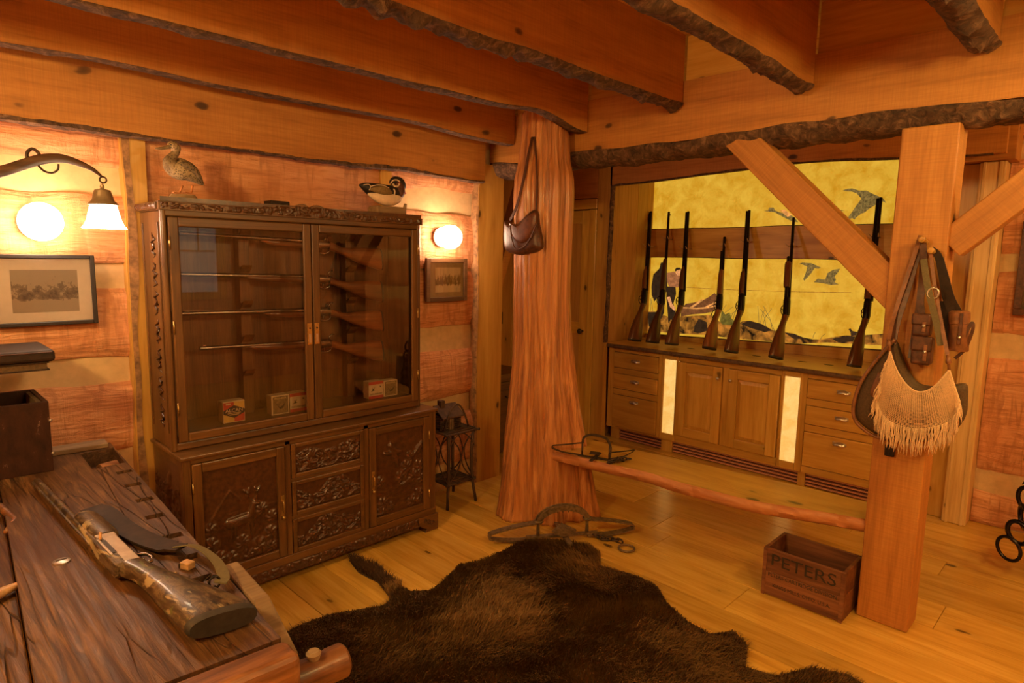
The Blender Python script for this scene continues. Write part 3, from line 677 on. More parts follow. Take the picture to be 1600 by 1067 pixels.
def glass_door(a, b, hx, hinge):
    z0, z1 = .792, 1.803; w = .042
    d = MB().box((a+w-.006, UF+.004, z0+w-.006), (b-w+.006, UF+.007, z1-w+.006)).build('glass_pane', mt['glass'], cb)
    for p, q, m_ in (((a, z0), (a+w, z1), 'darkZ'), ((b-w, z0), (b, z1), 'darkZ'), ((a+w, z0), (b-w, z0+w), 'darkX'), ((a+w, z1-w), (b-w, z1), 'darkX')):
        MB().box((p[0], UF-.014, p[1]), (q[0], UF+.003, q[1])).build('door_frame', mt[m_], cb, bevel=.006, seg=3)
    pl = MB().box((hx-.013, UF-.017, 1.19), (hx+.013, UF-.0142, 1.30)).build('brass_plate', mt['brass'], cb, bevel=.001)
    MB().box((hx-.006, UF-.0185, 1.20), (hx+.006, UF-.017, 1.245)).build('pull_recess', mt['silver'], pl, bevel=.001)
    MB().tube([(hx, UF-.02, 1.275), (hx, UF-.016, 1.275)], .005, 10).build('keyhole', mt['iron'], pl)
    for z in (.95, 1.32, 1.69): MB().tube([(hinge, UF-.016, z-.028), (hinge, UF-.016, z+.028)], .004, 8).build('hinge', mt['brass'], cb, smooth=True)
glass_door(.927, 1.592, 1.572, .929); glass_door(1.596, 2.262, 1.612, 2.259)
# crown with scrolled crest
def crest(t): 
    s = abs(t-1.592); return .03*math.exp(-((s-.035)/.055)**2) + .012*math.exp(-((s-.17)/.12)**2) - .008*math.exp(-(s/.012)**2)
wavy_board(MB(), .893, 2.295, 'x', 1.832, 1.866, UF-.012, UF+.012, crest, None, 140).build('crown', mt['darkX'], cb)
def crown_h(U, V): return foliage(U, V, 14, 30)*(V < .034+np.array([[crest(.893+u) for _ in range(V.shape[1])] for u in U[:, 0]])-.006)
relief(cb, 'carved_crown', .90, 2.288, 1.835, 1.888, UF-.011, .009, crown_h, 260)
for a_, b_ in ((.89, 1.44), (1.76, 2.298)): MB().box((a_, UF-.016, 1.863), (b_, UF+.014, 1.869)).build('crown_lip', mt['darkX'], cb, bevel=.002)
MB().box((.886, UF+.013, 1.834), (.905, BK, 1.866)).build('crown_side', mt['darkZ'], cb, bevel=.003)
relief(cb, 'carved_crown_side', UF+.02, BK-.01, 1.838, 1.863, .8855, .008, lambda U, V: foliage(U, V, 24, 30), 220, xface=True)
MB().box((2.28, UF+.013, 1.834), (2.3, BK, 1.866)).build('crown_side', mt['darkZ'], cb, bevel=.003)
MB().box((.905, UF+.013, 1.831), (2.28, BK, 1.838)).build('crown_top', mt['darkX'], cb)
# notched gun supports
for xa in (1.325, 1.935):
    o = [(0, 0), (.06, 0)]
    for z in (.22, .40, .575, .755, .93): o += [(.06, z-.07), (.06, z-.02), (.085, z+.0), (.098, z+.02), (.085, z+.012), (.06, z+.002)]
    o += [(.06, .98), (0, .98)]
    MB().prism(o, lambda u, v, d: (d, BK-.0125-u, .818+v), xa, xa+.055).build('gun_support', mt['darkZ'], cb, bevel=.003)

# --- cartridge boxes on the shelf
mt['card'] = plain('cream_card', (.62,.46,.27), .6, var=.1); mt['c_red'] = plain('red_print', (.5,.045,.03), .5, var=.12); mt['c_yel'] = plain('yellow_print', (.66,.4,.09), .5, var=.1)
mt['c_blue'] = plain('navy_print', (.028,.018,.025), .5, var=.1); mt['c_brn'] = plain('brown_print', (.2,.13,.055), .5, var=.35, scale=90); mt['c_ink'] = plain('ink_print', (.03,.02,.012), .5, var=.1)
mt['c_gold'] = plain('gold_print', (.6,.42,.16), .5, var=.1)
def poly(parent, pts, y, mat, name, e=.0006): return MB().prism(pts, lambda u, v, d: (u, d, v), y-e, y).build(name, mat, parent)
ZS = .8185
def cart_box(label, x, w, h, kind, y=3.13, grp='cartridge boxes in the cabinet'):
    t = thing('cartridge_box', label, 'box', (x+w/2, y+.03, ZS), None, grp)
    MB().box((x, y, ZS), (x+w, y+.06, ZS+h)).build('carton', mt['card'], t, bevel=.003)
    P = lambda a, b: (x+a*w, ZS+b*h)
    if kind == 'alcan':
        for c, m_, nm in ((((.03, .5), (.5, .5), (.5, .95), (.03, .95)), 'c_red', 'red_field'), (((.5, .5), (.97, .5), (.97, .95), (.5, .95)), 'c_yel', 'yellow_field'), (((.03, .04), (.5, .04), (.5, .5), (.03, .5)), 'c_yel', 'yellow_field'), (((.5, .04), (.97, .04), (.97, .5), (.5, .5)), 'c_red', 'red_field')):
            poly(t, [P(*q) for q in c], y-.0002, mt[m_], nm)
        poly(t, [P(.02, .42), P(.5, .2), P(.98, .42), P(.98, .58), P(.5, .8), P(.02, .58)], y-.001, mt['c_blue'], 'dark_diamond')
        text('ALCAN', .024, mt['card'], t, FRONT_Y((x+w/2, y-.002, ZS+h*.56)), width=w*.78)
        for zz, ww in ((.42, .6), (.35, .45)): MB().box((x+w*(.5-ww/2), y-.0022, ZS+h*zz), (x+w*(.5+ww/2), y-.0016, ZS+h*(zz+.03))).build('fine_print', mt['c_gold'], t)
        MB().box((x+w*.14, y-.0014, ZS+h*.84), (x+w*.36, y-.0008, ZS+h*.9)).build('fine_print', mt['card'], t)
    elif kind == 'duck':
        poly(t, [P(.0, .82), P(1, .82), P(1, .99), P(0, .99)], y-.0002, mt['c_red'], 'red_band'); poly(t, [P(.0, .01), P(1, .01), P(1, .17), P(0, .17)], y-.0002, mt['c_red'], 'red_band')
        for c, s, f in (((.28, .52), .17, 1), ((.8, .66), .1, -1)):
            o = [(-.9, -.5), (-.2, -.15), (-.1, .9), (.12, .2), (.75, .95), (.4, 0), (1.0, -.2), (.1, -.35)]
            poly(t, [P(c[0]+a*s*f, c[1]+b*s) for a, b in o], y-.0006, mt['c_ink'], 'bird_print')
        text('DUCK-PHEASANT', .013, mt['c_ink'], t, FRONT_Y((x+w/2, y-.001, ZS+h*.27)), width=w*.84)
    else:
        poly(t, [P(.07, .06), P(.93, .06), P(.93, .94), P(.07, .94)], y-.0002, mt['c_brn'], 'picture_field')
        o = [(-1, .5), (-.2, -.3), (.3, -.15), (.9, .3), (.4, -.45), (-.1, -.55)]
        poly(t, [P(.5+a*.33, .5+b*.4) for a, b in o], y-.0008, mt['c_ink'], 'bird_print')
        text('PIONEER', .013, mt['c_gold'], t, FRONT_Y((x+w/2, y-.0012, ZS+h*.84)), width=w*.66)
    return t
cart_box('red and yellow ALCAN cartridge box on the cabinet shelf', 1.165, .108, .108, 'alcan')
cart_box('brown cartridge box left of the cabinet doors\' meeting stiles', 1.41, .096, .103, 'brown')
cart_box('red and white cartridge box half hidden behind the cabinet door stile', 1.51, .096, .103, 'duck')
cart_box('red and white cartridge box behind the right cabinet door', 1.992, .1, .102, 'duck')
cart_box('brown cartridge box at the right end of the cabinet shelf', 2.096, .098, .096, 'brown', 3.132)
bx_ = thing('black_box', 'small black box on top of the display cabinet', 'box', (1.47, 3.15, 1.838))
MB().box((1.435, 3.12, 1.8385), (1.535, 3.2, 1.915)).build('case', mt['black'], bx_, bevel=.003); MB().box((1.447, 3.117, 1.85), (1.523, 3.1195, 1.90)).build('face_plate', mt['iron'], bx_, bevel=.001)

# ============================================================ LONG GUNS
# local frame: +x from butt to muzzle, +z towards the top of the gun, y across
def ring(x, zc, hz, hy, n=12, tilt=0):
    out = []
    for k in range(n):
        t = 2*PI*k/n; c, s_ = math.cos(t), math.sin(t)
        e = .75; out.append((x+tilt*(hz*math.copysign(abs(s_)**e, s_)), hy*math.copysign(abs(c)**e, c), zc+hz*math.copysign(abs(s_)**e, s_)))
    return out
def gun_parts(kind, L, root, wd, metal, dbl=False, pump=False, lever=False, hammers=False, grip=True, cam=None, B=.365):
    """root: the thing; built in its local frame"""
    R = .155                        # stock length, receiver length
    st = MB()
    kB = B/.365; secs = [(x*kB, z, a, b) for x, z, a, b in [(0, -.072, .062, .019), (.01, -.070, .063, .021), (.08, -.062, .056, .021), (.18, -.050, .042, .019), (.235, -.042, .028, .017), (.275, -.034, .021, .016), (.31, -.024, .0195, .016), (.34, -.014, .022, .016), (.365, -.008, .025, .016)]]
    st.loft([ring(x, z, hz, hy, 14, .12 if x < .02 else 0) for x, z, hz, hy in secs]); st.build('stock', wd, root, smooth=50, local=True)
    MB().loft([ring(-.011, -.072, .063, .02, 14, .12), ring(0, -.072, .062, .02, 14, .12)]).build('butt_plate', mt['felt'], root, smooth=50, local=True)
    rc = MB().loft([ring(B-.008, -.006, .021, .015, 12), ring(B+.03, -.004, .026, .018, 12), ring(B+R-.03, -.004, .026, .018, 12), ring(B+R, -.002, .02, .016, 12)]).build('receiver', cam or metal, root, smooth=45, local=True)
    gx = B+.03
    MB().tube([(gx-.035, 0, -.026), (gx-.03, 0, -.045), (gx-.01, 0, -.055), (gx+.02, 0, -.054), (gx+.04, 0, -.043), (gx+.047, 0, -.026)], .0032, 8, flat=1).build('trigger_guard', metal, root, smooth=True, local=True)
    MB().tube([(gx+.012, 0, -.026), (gx+.006, 0, -.038), (gx+.01, 0, -.048)], .0028, 6).build('trigger', metal, root, smooth=True, local=True)
    x0 = B+R-.015
    if dbl:
        for s in (-1, 1): MB().tube([(x0, s*.0115, .008), (x0+.1, s*.011, .008), (L, s*.0098, .008)], [.013, .0118, .0098], 14).build('barrel', metal, root, smooth=40, local=True)
        MB().box((x0, -.003, .016), (L, .003, .0195)).build('rib', metal, root, local=True)
        MB().loft([ring(x0+.01, -.012, .016, .019), ring(x0+.1, -.012, .016, .019), ring(x0+.2, -.007, .012, .017), ring(x0+.24, -.002, .005, .008)]).build('fore_end', wd, root, smooth=50, local=True)
    else:
        MB().tube([(x0, 0, .008), (x0+.1, 0, .008), (L, 0, .008)], [.0135, .012, .0098], 14).build('barrel', metal, root, smooth=40, local=True)
        if pump:
            MB().tube([(x0, 0, -.017), (x0+.36, 0, -.017), (x0+.37, 0, -.017)], [.0115, .0115, .008], 12).build('magazine_tube', metal, root, smooth=40, local=True)
            MB().loft([ring(x0+.10, -.015, .018, .018), ring(x0+.12, -.016, .021, .02), ring(x0+.3, -.016, .021, .02), ring(x0+.32, -.015, .017, .017)]).build('fore_end', wd, root, smooth=50, local=True)
        elif lever:
            MB().tube([(x0, 0, -.014), (x0+.42, 0, -.012)], .009, 12).build('magazine_tube', metal, root, smooth=40, local=True)
            MB().loft([ring(x0+.005, -.008, .02, .018), ring(x0+.2, -.006, .018, .017), ring(x0+.24, -.004, .015, .014)]).build('fore_end', wd, root, smooth=50, local=True)
            MB().tube([(gx-.03, 0, -.03), (gx-.06, 0, -.062), (gx-.1, 0, -.075), (gx-.12, 0, -.062), (gx-.09, 0, -.05)], .0035, 8).build('lever', metal, root, smooth=True, local=True)
        else:
            MB().loft([ring(x0+.005, -.008, .021, .018), ring(x0+.18, -.006, .018, .017), ring(x0+.3, -.002, .012, .013), ring(x0+.32, .002, .007, .009)]).build('fore_end', wd, root, smooth=50, local=True)
        MB().box((L-.03, -.0015, .017), (L-.015, .0015, .025)).build('front_sight', metal, root, local=True)
    if hammers:
        for s in ((-1, 1) if dbl else (1,)):
            MB().tube([(B+.02, s*.013, .012), (B+.012, s*.014, .035), (B+.0, s*.014, .046), (B-.014, s*.014, .044)], [.007, .0055, .0045, .003], 8).build('hammer', metal, root, smooth=True, local=True)
        MB().lathe([(.001, 0), (.018, 0), (.016, .004), (.001, .005)], (B+.03, -.018, -.002), 16, 'y').build('lock_plate', mt['steel'], root, smooth=40, local=True)
def aim(butt, muzzle, top):                   # matrix: x along butt->muzzle, z towards top
    x = (Vector(muzzle)-Vector(butt)).normalized(); z = Vector(top); z = (z - x*z.dot(x)).normalized(); y = z.cross(x)
    return Matrix((x, y, z)).transposed()
# four guns lying across the supports of the display cabinet, muzzles to the left
GY = 3.215
guns4 = [('double-barrelled hammer gun on the top row of the display cabinet', 1.03, 1.735, 1.70, dict(dbl=True, hammers=True)),
         ('long gun with pale wood fore-end on the second row of the display cabinet', .985, 1.545, 1.51, dict(hammers=True)),
         ('long gun with reddish stock and dark receiver on the third row of the display cabinet', .98, 1.36, 1.335, dict(dbl=True, hammers=True)),
         ('hammer gun with orange-brown stock on the lowest row of the display cabinet', 1.10, 1.185, 1.155, dict(hammers=True))]
for lab, xm, zl, zr, kw in guns4:
    xb = 2.135; L = xb-xm; p0 = Vector((xb, GY, zr)); p1 = Vector((xm, GY, zl-.004))
    g = thing('long_gun', lab, 'gun', p0, aim(p0, p1, (0, 0, 1)), 'guns in the display cabinet')
    gun_parts('c', L, g, mt['stockX'], mt['blued2'], B=.335, **kw)

# ============================================================ BUILT-IN UNDER THE MURAL
FX = 4.767                      # front of drawers and doors
def cup_pull(parent, y, z):
    vs = []; n, m = 16, 7
    P = []
    for i in range(n+1):
        a = PI*i/n; row = []
        for j in range(m+1):
            b = PI/2*j/m; row.append((FX-.012-.026*math.sin(b), y+.044*math.cos(a)*math.cos(b*.75), z+.003+.026*math.sin(a)*math.cos(b*.9)))
        P.append(row)
    o = MB().grid(P, (.003, 0, -.001)).build('cup_handle', mt['silver'], parent, smooth=60)
    MB().box((FX-.013, y-.046, z+.002), (FX-.0105, y+.046, z+.024)).build('handle_plate', mt['silver'], o, bevel=.001); return o
def shadowbox(name, label, y0, y1, cat='cabinet', grp=None):
    t = thing(name, label, cat, (FX+.3, (y0+y1)/2, 0), None, grp)
    return t
def carcass(t, y0, y1, zb=.108):
    MB().box((FX+.02, y0, zb), (5.5, y1, .85)).build('carcass', mt['cabZ'], t)
def drawer_unit(label, y0, y1, a, b):
    t = shadowbox('drawer_unit', label, y0, y1, 'cabinet', 'built-in drawer units')
    carcass(t, y0, y1)
    for p, q in ((y0, a), (b, y1)): MB().box((FX-.001, p, .108), (FX+.02, q, .85)).build('stile', mt['cabZ'], t, bevel=.002)
    zz = [(.675, .818), (.48, .62), (.12 if y0 > 2 else .163, .424)]
    rails = [(.82, .85), (.622, .673), (.426, .478), (.108, zz[2][0]-.002)]
    for z0, z1 in rails:
        if z1-z0 > .004: MB().box((FX-.001, a+.001, z0), (FX+.02, b-.001, z1)).build('rail', mt['cabY'], t, bevel=.002)
    for z0, z1 in zz:
        d = MB().box((FX-.009, a+.003, z0+.002), (FX+.02, b-.003, z1-.002)).build('drawer', mt['cabY'], t, bevel=.005, seg=2)
        yc = 3.14 if y0 > 2 else 1.41; zc = {0: .754, 1: .566, 2: .379}[zz.index((z0, z1))]
        cup_pull(d, yc, zc-.012)
    return t
drawer_unit('pine drawer unit at the left end under the mural', 2.875, 3.44, 2.908, 3.378)
drawer_unit('pine drawer unit beside the square post under the mural', 1.06, 1.70, 1.09, 1.662)
mt['panel_glow'] = None
def m_glow(name, c0, c1, st, sc_=9):
    t = NT(name); v = t.coords(rnd=False); n = t.noise(v, sc_, 5, .65, .4); n2 = t.noise(v, sc_*9, 3, .6)
    a = t.node('Math', operation='MULTIPLY_ADD'); t.link(n2, a.inputs[0]); a.inputs[1].default_value = .35; t.link(n, a.inputs[2])
    c = t.ramp(a.outputs[0], [(.45, c0), (.85, c1)])
    t.set(Base_Color=(.3,.2,.08), Roughness=.5, Emission_Color=c, Emission_Strength=st); return t.m
mt['panel_glow'] = m_glow('lit_mica_strip', (.9, .42, .06), (1, .68, .22), 1.0*MURAL)
for lab, y0, y1 in (('lit strip panel left of the pine cupboard doors', 2.738, 2.853), ('lit strip panel right of the pine cupboard doors', 1.714, 1.828)):
    t = thing('strip_light', lab, 'light', (FX+.05, (y0+y1)/2, 0), None, 'lit strip panels')
    MB().box((FX+.012, y0-.013, .15), (FX+.03, y1+.013, .83)).build('lit_sheet', mt['panel_glow'], t)
    for p, q in (((y0-.019, .108), (y0, .85)), ((y1, .108), (y1+.019, .85))): MB().box((FX-.002, p[0], p[1]), (FX+.011, q[0], q[1])).build('stile', mt['cabZ'], t, bevel=.002)
    for z0, z1 in ((.108, .165), (.813, .85)): MB().box((FX-.002, y0+.001, z0), (FX+.011, y1-.001, z1)).build('rail', mt['cabY'], t, bevel=.002)
t = shadowbox('cupboard', 'pine cupboard with two raised-panel doors between the lit strips', 1.85, 2.715, 'cabinet')
carcass(t, 1.85, 2.715)
MB().box((FX-.001, 1.85, .812), (FX+.019, 2.715, .85)).build('rail', mt['cabY'], t, bevel=.002)
MB().box((FX-.001, 1.85, .108), (FX+.019, 2.715, .172)).build('rail', mt['cabY'], t, bevel=.002)
MB().box((FX-.001, 2.262, .173), (FX+.019, 2.316, .811)).build('stile', mt['cabZ'], t, bevel=.002)
for a, b, kn in ((1.86, 2.26, 2.236), (2.318, 2.71, 2.342)):
    z0, z1, w = .176, .808, .075
    d = MB().box((FX-.006, a+w, z0+w), (FX+.01, b-w, z1-w)).build('door', mt['cabZ'], t)
    for p, q, m_ in (((a, z0), (a+w, z1), 'cabZ'), ((b-w, z0), (b, z1), 'cabZ'), ((a+w, z0), (b-w, z0+w), 'cabY'), ((a+w, z1-w), (b-w, z1), 'cabY')):
        MB().box((FX-.022, p[0], p[1]), (FX+.002, q[0], q[1])).build('frame_bar', mt[m_], d, bevel=.004)
    iy0, iy1, iz0, iz1 = a+w+.004, b-w-.004, z0+w+.004, z1-w-.004; s = .028
    MB().loft([[(FX-.0065, iy0, iz0), (FX-.0065, iy1, iz0), (FX-.0065, iy1, iz1), (FX-.0065, iy0, iz1)], [(FX-.019, iy0+s, iz0+s), (FX-.019, iy1-s, iz0+s), (FX-.019, iy1-s, iz1-s), (FX-.019, iy0+s, iz1-s)]]).build('raised_panel', mt['cabZ'], d)
    MB().lathe([(.005, 0), (.005, -.012), (.012, -.016), (.013, -.022), (.008, -.027), (.001, -.028)], (FX-.022, kn, .72), 16, 'x').build('knob', mt['silver'], d, smooth=50)
# toe kick with louvres
tk = thing('louvred_plinth', 'slatted heater grille along the foot of the built-in cabinets', 'grille', (FX+.05, 2.2, 0))
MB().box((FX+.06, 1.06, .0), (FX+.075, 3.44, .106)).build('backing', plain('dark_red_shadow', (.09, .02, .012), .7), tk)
for y0, y1 in ((3.31, 3.4), (2.755, 2.863), (1.637, 1.69), (1.06, 1.12)): MB().box((FX+.022, y0, 0), (FX+.055, y1, .106)).build('foot_block', mt['cabZ'], tk, bevel=.002)
for y0, y1 in ((2.865, 3.308), (1.692, 2.753), (1.122, 1.635)):
    for i in range(4): MB().box((FX+.03, y0, .008+.026*i), (FX+.06, y1, .020+.026*i)).build('louvre', mt['louvre'] if 'louvre' in mt else mt['cabY'], tk, bevel=.002)
MB().tube([(FX+.024, 1.70, .103), (FX+.024, 2.6, .103)], .004, 8).build('trim_rod', mt['silver'], tk, smooth=True)
# counter with a dark live edge and gun-butt slots
ct = thing('countertop', 'pine countertop with a dark live front edge under the guns', 'countertop', (5.1, 2.2, .855))
cw = wob(.008, 2.2, 91)
secs = [[(FX-.028+cw(y), y, .856), (5.5, y, .856), (5.5, y, .89), (FX-.028+cw(y), y, .89)] for y in np.linspace(1.03, 3.5, 60)]
MB().loft(secs).build('slab', mt['counter'] if 'counter' in mt else mt['cabY'], ct)
secs = []
for y in np.linspace(1.03, 3.5, 240):
    r = .004*float(fbm(y*16, 0, 0, 4, 2)); q = FX-.029+cw(y)
    secs.append([(q+.003, y, .8905), (q-.006+r, y, .885), (q-.009+r, y, .87), (q-.005+r, y, .857), (q+.012, y, .8545), (q+.004, y, .87)])
MB().loft(secs).build('live_edge', mt['barkd'] if 'barkd' in mt else mt['bark'], ct, smooth=60)
slots = [(1080, 544.5), (1182, 556), (1254, 565), (1295, 570), (1049, 533)]
for px, py in slots:
    c = onz(px, py, .891); ov = [(c.x+.019*math.cos(a), c.y+.036*math.sin(a)) for a in np.linspace(0, 2*PI, 25)[:-1]]
    MB().prism(ov, lambda u, v, d: (u, v, d), .8903, .8912).build('butt_slot', mt['felt'], ct)

# ---------- the lit mural: two glowing sheets, rails and flat painted figures
MX = 5.50
mt['mural'] = m_glow('lit_mural_sheet', (.64, .29, .005), (.9, .54, .05), .86*MURAL, 7)
mu = thing('lit_mural', 'glowing amber mural of hunters, canoe and flying geese', 'mural', (MX, 2.45, .9))
MB().box((MX, 1.05, 1.94), (MX+.02, 3.503, 2.56)).build('upper_sheet', mt['mural'], mu)
MB().box((MX, 1.05, .89), (MX+.02, 3.503, 1.70)).build('lower_sheet', mt['mural'], mu)
def paint(name, col, em, var=.35, scale=30, c2=None):
    t = NT(name); n = t.noise(t.coords(rnd=False), scale, 4, .6, .5); c = t.ramp(n, [(.36, tuple(x*(1-var) for x in col)), (.64, c2 or tuple(min(1, x*(1+var)) for x in col))])
    t.set(Base_Color=c, Roughness=.6, Emission_Color=c, Emission_Strength=em); return t.m
p_dark = paint('paint_dark', (.03,.017,.008), .5); p_goose = paint('paint_goose', (.11,.075,.02), 1, .5, 60); p_tan = paint('paint_tan', (.45,.2,.05), .9); p_skin = paint('paint_flesh', (.5,.22,.08), .9)
p_rock = paint('paint_rock', (.02,.010,.004), .7, .5, 11, (.42,.17,.022)); p_canoe = paint('paint_canoe', (.12,.045,.014), .8); p_shirt = paint('paint_shirt', (.26,.1,.035), .8); p_green = paint('paint_green', (.1,.08,.012), .8)
p_line = paint('paint_line', (.3,.14,.02), .6)
def art(name, pts, mat, lift=0, part=None):
    q = [onx(x, y, MX) for x, y in pts]
    return MB().prism([(p.y, p.z) for p in q], lambda u, v, d: (d, u, v), MX-.0012-.0008*lift, MX-.0002-.0008*lift).build(name, mat, part or mu)
cr = lambda L: [(1000+x/5.93, 380+y/5.93) for x, y in L]      # traced on the photograph, laid on the sheet's own plane
cg = lambda L: [(1180+x/5.93, 280+y/5.93) for x, y in L]
def stroke(name, pts, w, mat, lift=0):
    q = [onx(x, y, MX-.0012-.0008*lift) for x, y in pts]; return MB().tube(q, w, 5, flat=1).build(name, mat, mu)
# ground and rocks
art('painted_ground', [(1012, 487), (1020, 486), (1030, 490), (1050, 497), (1065, 494), (1090, 493), (1110, 492), (1125, 503), (1140, 502), (1150, 508), (1160, 502), (1172, 501), (1190, 506), (1208, 516), (1222, 518), (1240, 521), (1255, 527), (1270, 530), (1285, 530), (1300, 527), (1320, 524), (1345, 524), (1370, 522), (1420, 519), (1420, 541), (1366, 539), (1290, 535), (1250, 537), (1200, 533), (1150, 529), (1100, 523), (1060, 521), (1012, 517)], p_rock)
for pts in ([(1012, 488), (1026, 487), (1028, 500), (1025, 512), (1014, 510)], [(1085, 510), (1092, 498), (1104, 503), (1106, 516), (1095, 520), (1084, 519)], [(1158, 506), (1170, 501), (1190, 506), (1206, 516), (1195, 519), (1172, 512)], [(1225, 519), (1243, 522), (1258, 530), (1240, 529)], [(1300, 529), (1325, 525), (1350, 526), (1345, 533), (1310, 535)]):
    art('painted_rock', pts, p_dark, 1)
art('painted_grass_tuft', cr([(740, 720), (760, 620), (790, 660), (830, 640), (850, 700), (880, 720), (870, 760), (760, 750)]), p_green, 1)
for x0, y0, dx, h in ((1123, 498, 12, 22), (1126, 499, 20, 20), (1130, 500, 26, 16), (1140, 502, 14, 22), (1145, 503, 8, 24), (1186, 505, -2, 27), (1188, 506, 8, 25), (1192, 508, 14, 26), (1197, 511, -6, 25), (1207, 516, -14, 38), (1210, 517, -22, 34), (1016, 486, 3, 22), (1020, 486, -4, 20), (1270, 529, 4, 10), (1282, 530, 8, 9)):
    stroke('painted_reed', [(x0, y0), (x0+dx*.3, y0-h*.5), (x0+dx, y0-h)], .0022, p_goose, 1)
stroke('painted_shore', [(1072, 449), (1110, 451), (1150, 453), (1250, 456), (1330, 457)], .0025, p_line)
# canoe
art('painted_canoe', cr([(380, 600), (430, 560), (520, 545), (600, 520), (650, 490), (690, 462), (715, 480), (715, 530), (705, 590), (690, 630), (600, 650), (480, 660), (380, 680)]), p_canoe, 1)
art('painted_canoe_rim', cr([(400, 590), (520, 598), (640, 590), (700, 575), (700, 585), (640, 602), (520, 610), (400, 602)]), p_tan, 2)
art('painted_paddle', cr([(460, 595), (560, 525), (595, 515), (580, 535), (490, 595)]), p_tan, 2); art('painted_paddle', cr([(600, 590), (700, 540), (708, 550), (625, 597)]), p_tan, 2)
# hunters
art('painted_cloak', cr([(195, 180), (225, 178), (232, 200), (225, 235), (250, 260), (255, 440), (230, 470), (225, 640), (195, 700), (160, 640), (165, 500), (135, 540), (110, 480), (108, 400), (125, 290), (180, 235), (186, 215)]), p_dark, 2)
art('painted_shirt', cr([(250, 275), (320, 262), (345, 290), (385, 310), (380, 380), (350, 410), (270, 400), (250, 350)]), p_shirt, 2)
art('painted_face', cr([(330, 255), (375, 245), (388, 265), (382, 290), (360, 302), (335, 285)]), p_skin, 3); art('painted_cap', cr([(325, 245), (340, 225), (370, 226), (386, 242), (350, 248), (330, 262)]), p_dark, 4)
art('painted_trousers', cr([(250, 400), (330, 405), (335, 470), (310, 560), (330, 620), (320, 760), (290, 700), (265, 740), (255, 600), (245, 500)]), p_dark, 2)
art('painted_arm', cr([(250, 500), (280, 495), (300, 560), (330, 600), (320, 625), (280, 590)]), p_skin, 3)
# geese
art('painted_goose', cg([(810, 103), (860, 88), (900, 85), (960, 105), (1030, 105), (1080, 130), (1150, 160), (1180, 170), (1215, 220), (1170, 200), (1110, 240), (1060, 270), (1010, 310), (980, 320), (935, 355), (920, 375), (900, 360), (840, 380), (900, 300), (940, 240), (985, 180), (940, 130), (900, 115), (850, 112)]), p_goose, 1)
art('painted_goose', cg([(80, 292), (120, 288), (130, 262), (170, 262), (185, 290), (240, 310), (300, 320), (360, 350), (400, 400), (330, 385), (250, 345), (180, 305), (120, 300)]), p_goose, 1)
art('painted_wing', cg([(230, 290), (275, 280), (340, 330), (300, 350)]), p_tan, 2)
art('painted_goose', cg([(405, 785), (440, 772), (520, 778), (560, 795), (610, 818), (590, 828), (550, 825), (520, 870), (490, 905), (455, 940), (445, 925), (465, 880), (485, 810), (440, 790)]), p_goose, 1)
art('painted_goose', cg([(545, 955), (580, 920), (610, 925), (650, 930), (670, 870), (720, 840), (785, 828), (770, 860), (735, 900), (750, 930), (735, 955), (775, 975), (700, 980), (620, 962)]), p_goose, 1)
art('painted_distant_goose', cg([(760, 292), (790, 285), (830, 290), (790, 297), (770, 315), (778, 297)]), p_goose, 1); art('painted_distant_goose', cg([(700, 280), (740, 290), (718, 296)]), p_goose, 1)
art('painted_dog', [(1326, 514), (1329, 513), (1332, 517), (1342, 519), (1346, 522), (1345, 525), (1341, 523), (1332, 525), (1330, 526), (1329, 519)], p_dark, 2)
# rails
rw = wob(.008, 1.8, 61)
r1 = thing('gun_rail', 'pine rail with forked antler pegs holding the gun barrels', 'rail', (MX-.03, 2.3, 1.68))
wavy_board(MB(), 1.03, 3.503, 'y', 1.685, 1.955, MX-.045, MX-.002, rw, wob(.008, 1.5, 62), 60).build('board', mt['pineY'], r1)
wavy_board(MB(), 1.03, 3.503, 'y', 1.679, 1.961, MX-.04, MX-.003, rw, wob(.008, 1.5, 62), 60).build('bark_edge', mt['bark'], r1)
r2 = thing('mural_sill', 'wedge-shaped pine board between the countertop and the mural', 'trim', (MX-.03, 2.3, .89))
wavy_board(MB(), 1.03, 3.503, 'y', .8905, .945, MX-.05, MX-.003, lambda t: .036*(3.5-t)-.03, None, 40).build('board', mt['cabY'], r2)
wavy_board(MB(), 1.03, 3.503, 'y', .91, .951, MX-.046, MX-.002, lambda t: .036*(3.5-t)-.03, None, 40).build('dark_edge', mt['bark'], r2)
# the seven guns standing against the rail
rack = [('long dark shotgun at the far left of the mural rack', (995, 534), (1015, 331), dict(dbl=True)), ('dark shotgun standing in front of the painted hunters, second from the left', (1023, 537), (1044, 331), dict()),
        ('dark double gun standing right of the painted hunter in shirt', (1053, 540), (1073, 331), dict(dbl=True)), ('short lever rifle with brown fore-end by the painted canoe bow', (1112, 548), (1131, 370), dict(lever=True)),
        ('tall double gun right of the short lever rifle', (1146, 553), (1168, 329), dict(dbl=True)), ('gun with heavy dark fore-end and thin muzzle below the painted goose', (1216, 563), (1239, 340), dict(pump=True)),
        ('tallest gun standing at the right behind the diagonal brace', (1338, 575.7), (1373, 309), dict(dbl=True))]
tl = Vector((1, -.3, 0)).normalized()
mt['stockD'] = wood('dark_walnut', (.05,.014,.005), (.1,.03,.009), (.17,.055,.016), 'X', fine=60, rough=.3, bump=.05, vary=.3, coat=.4)
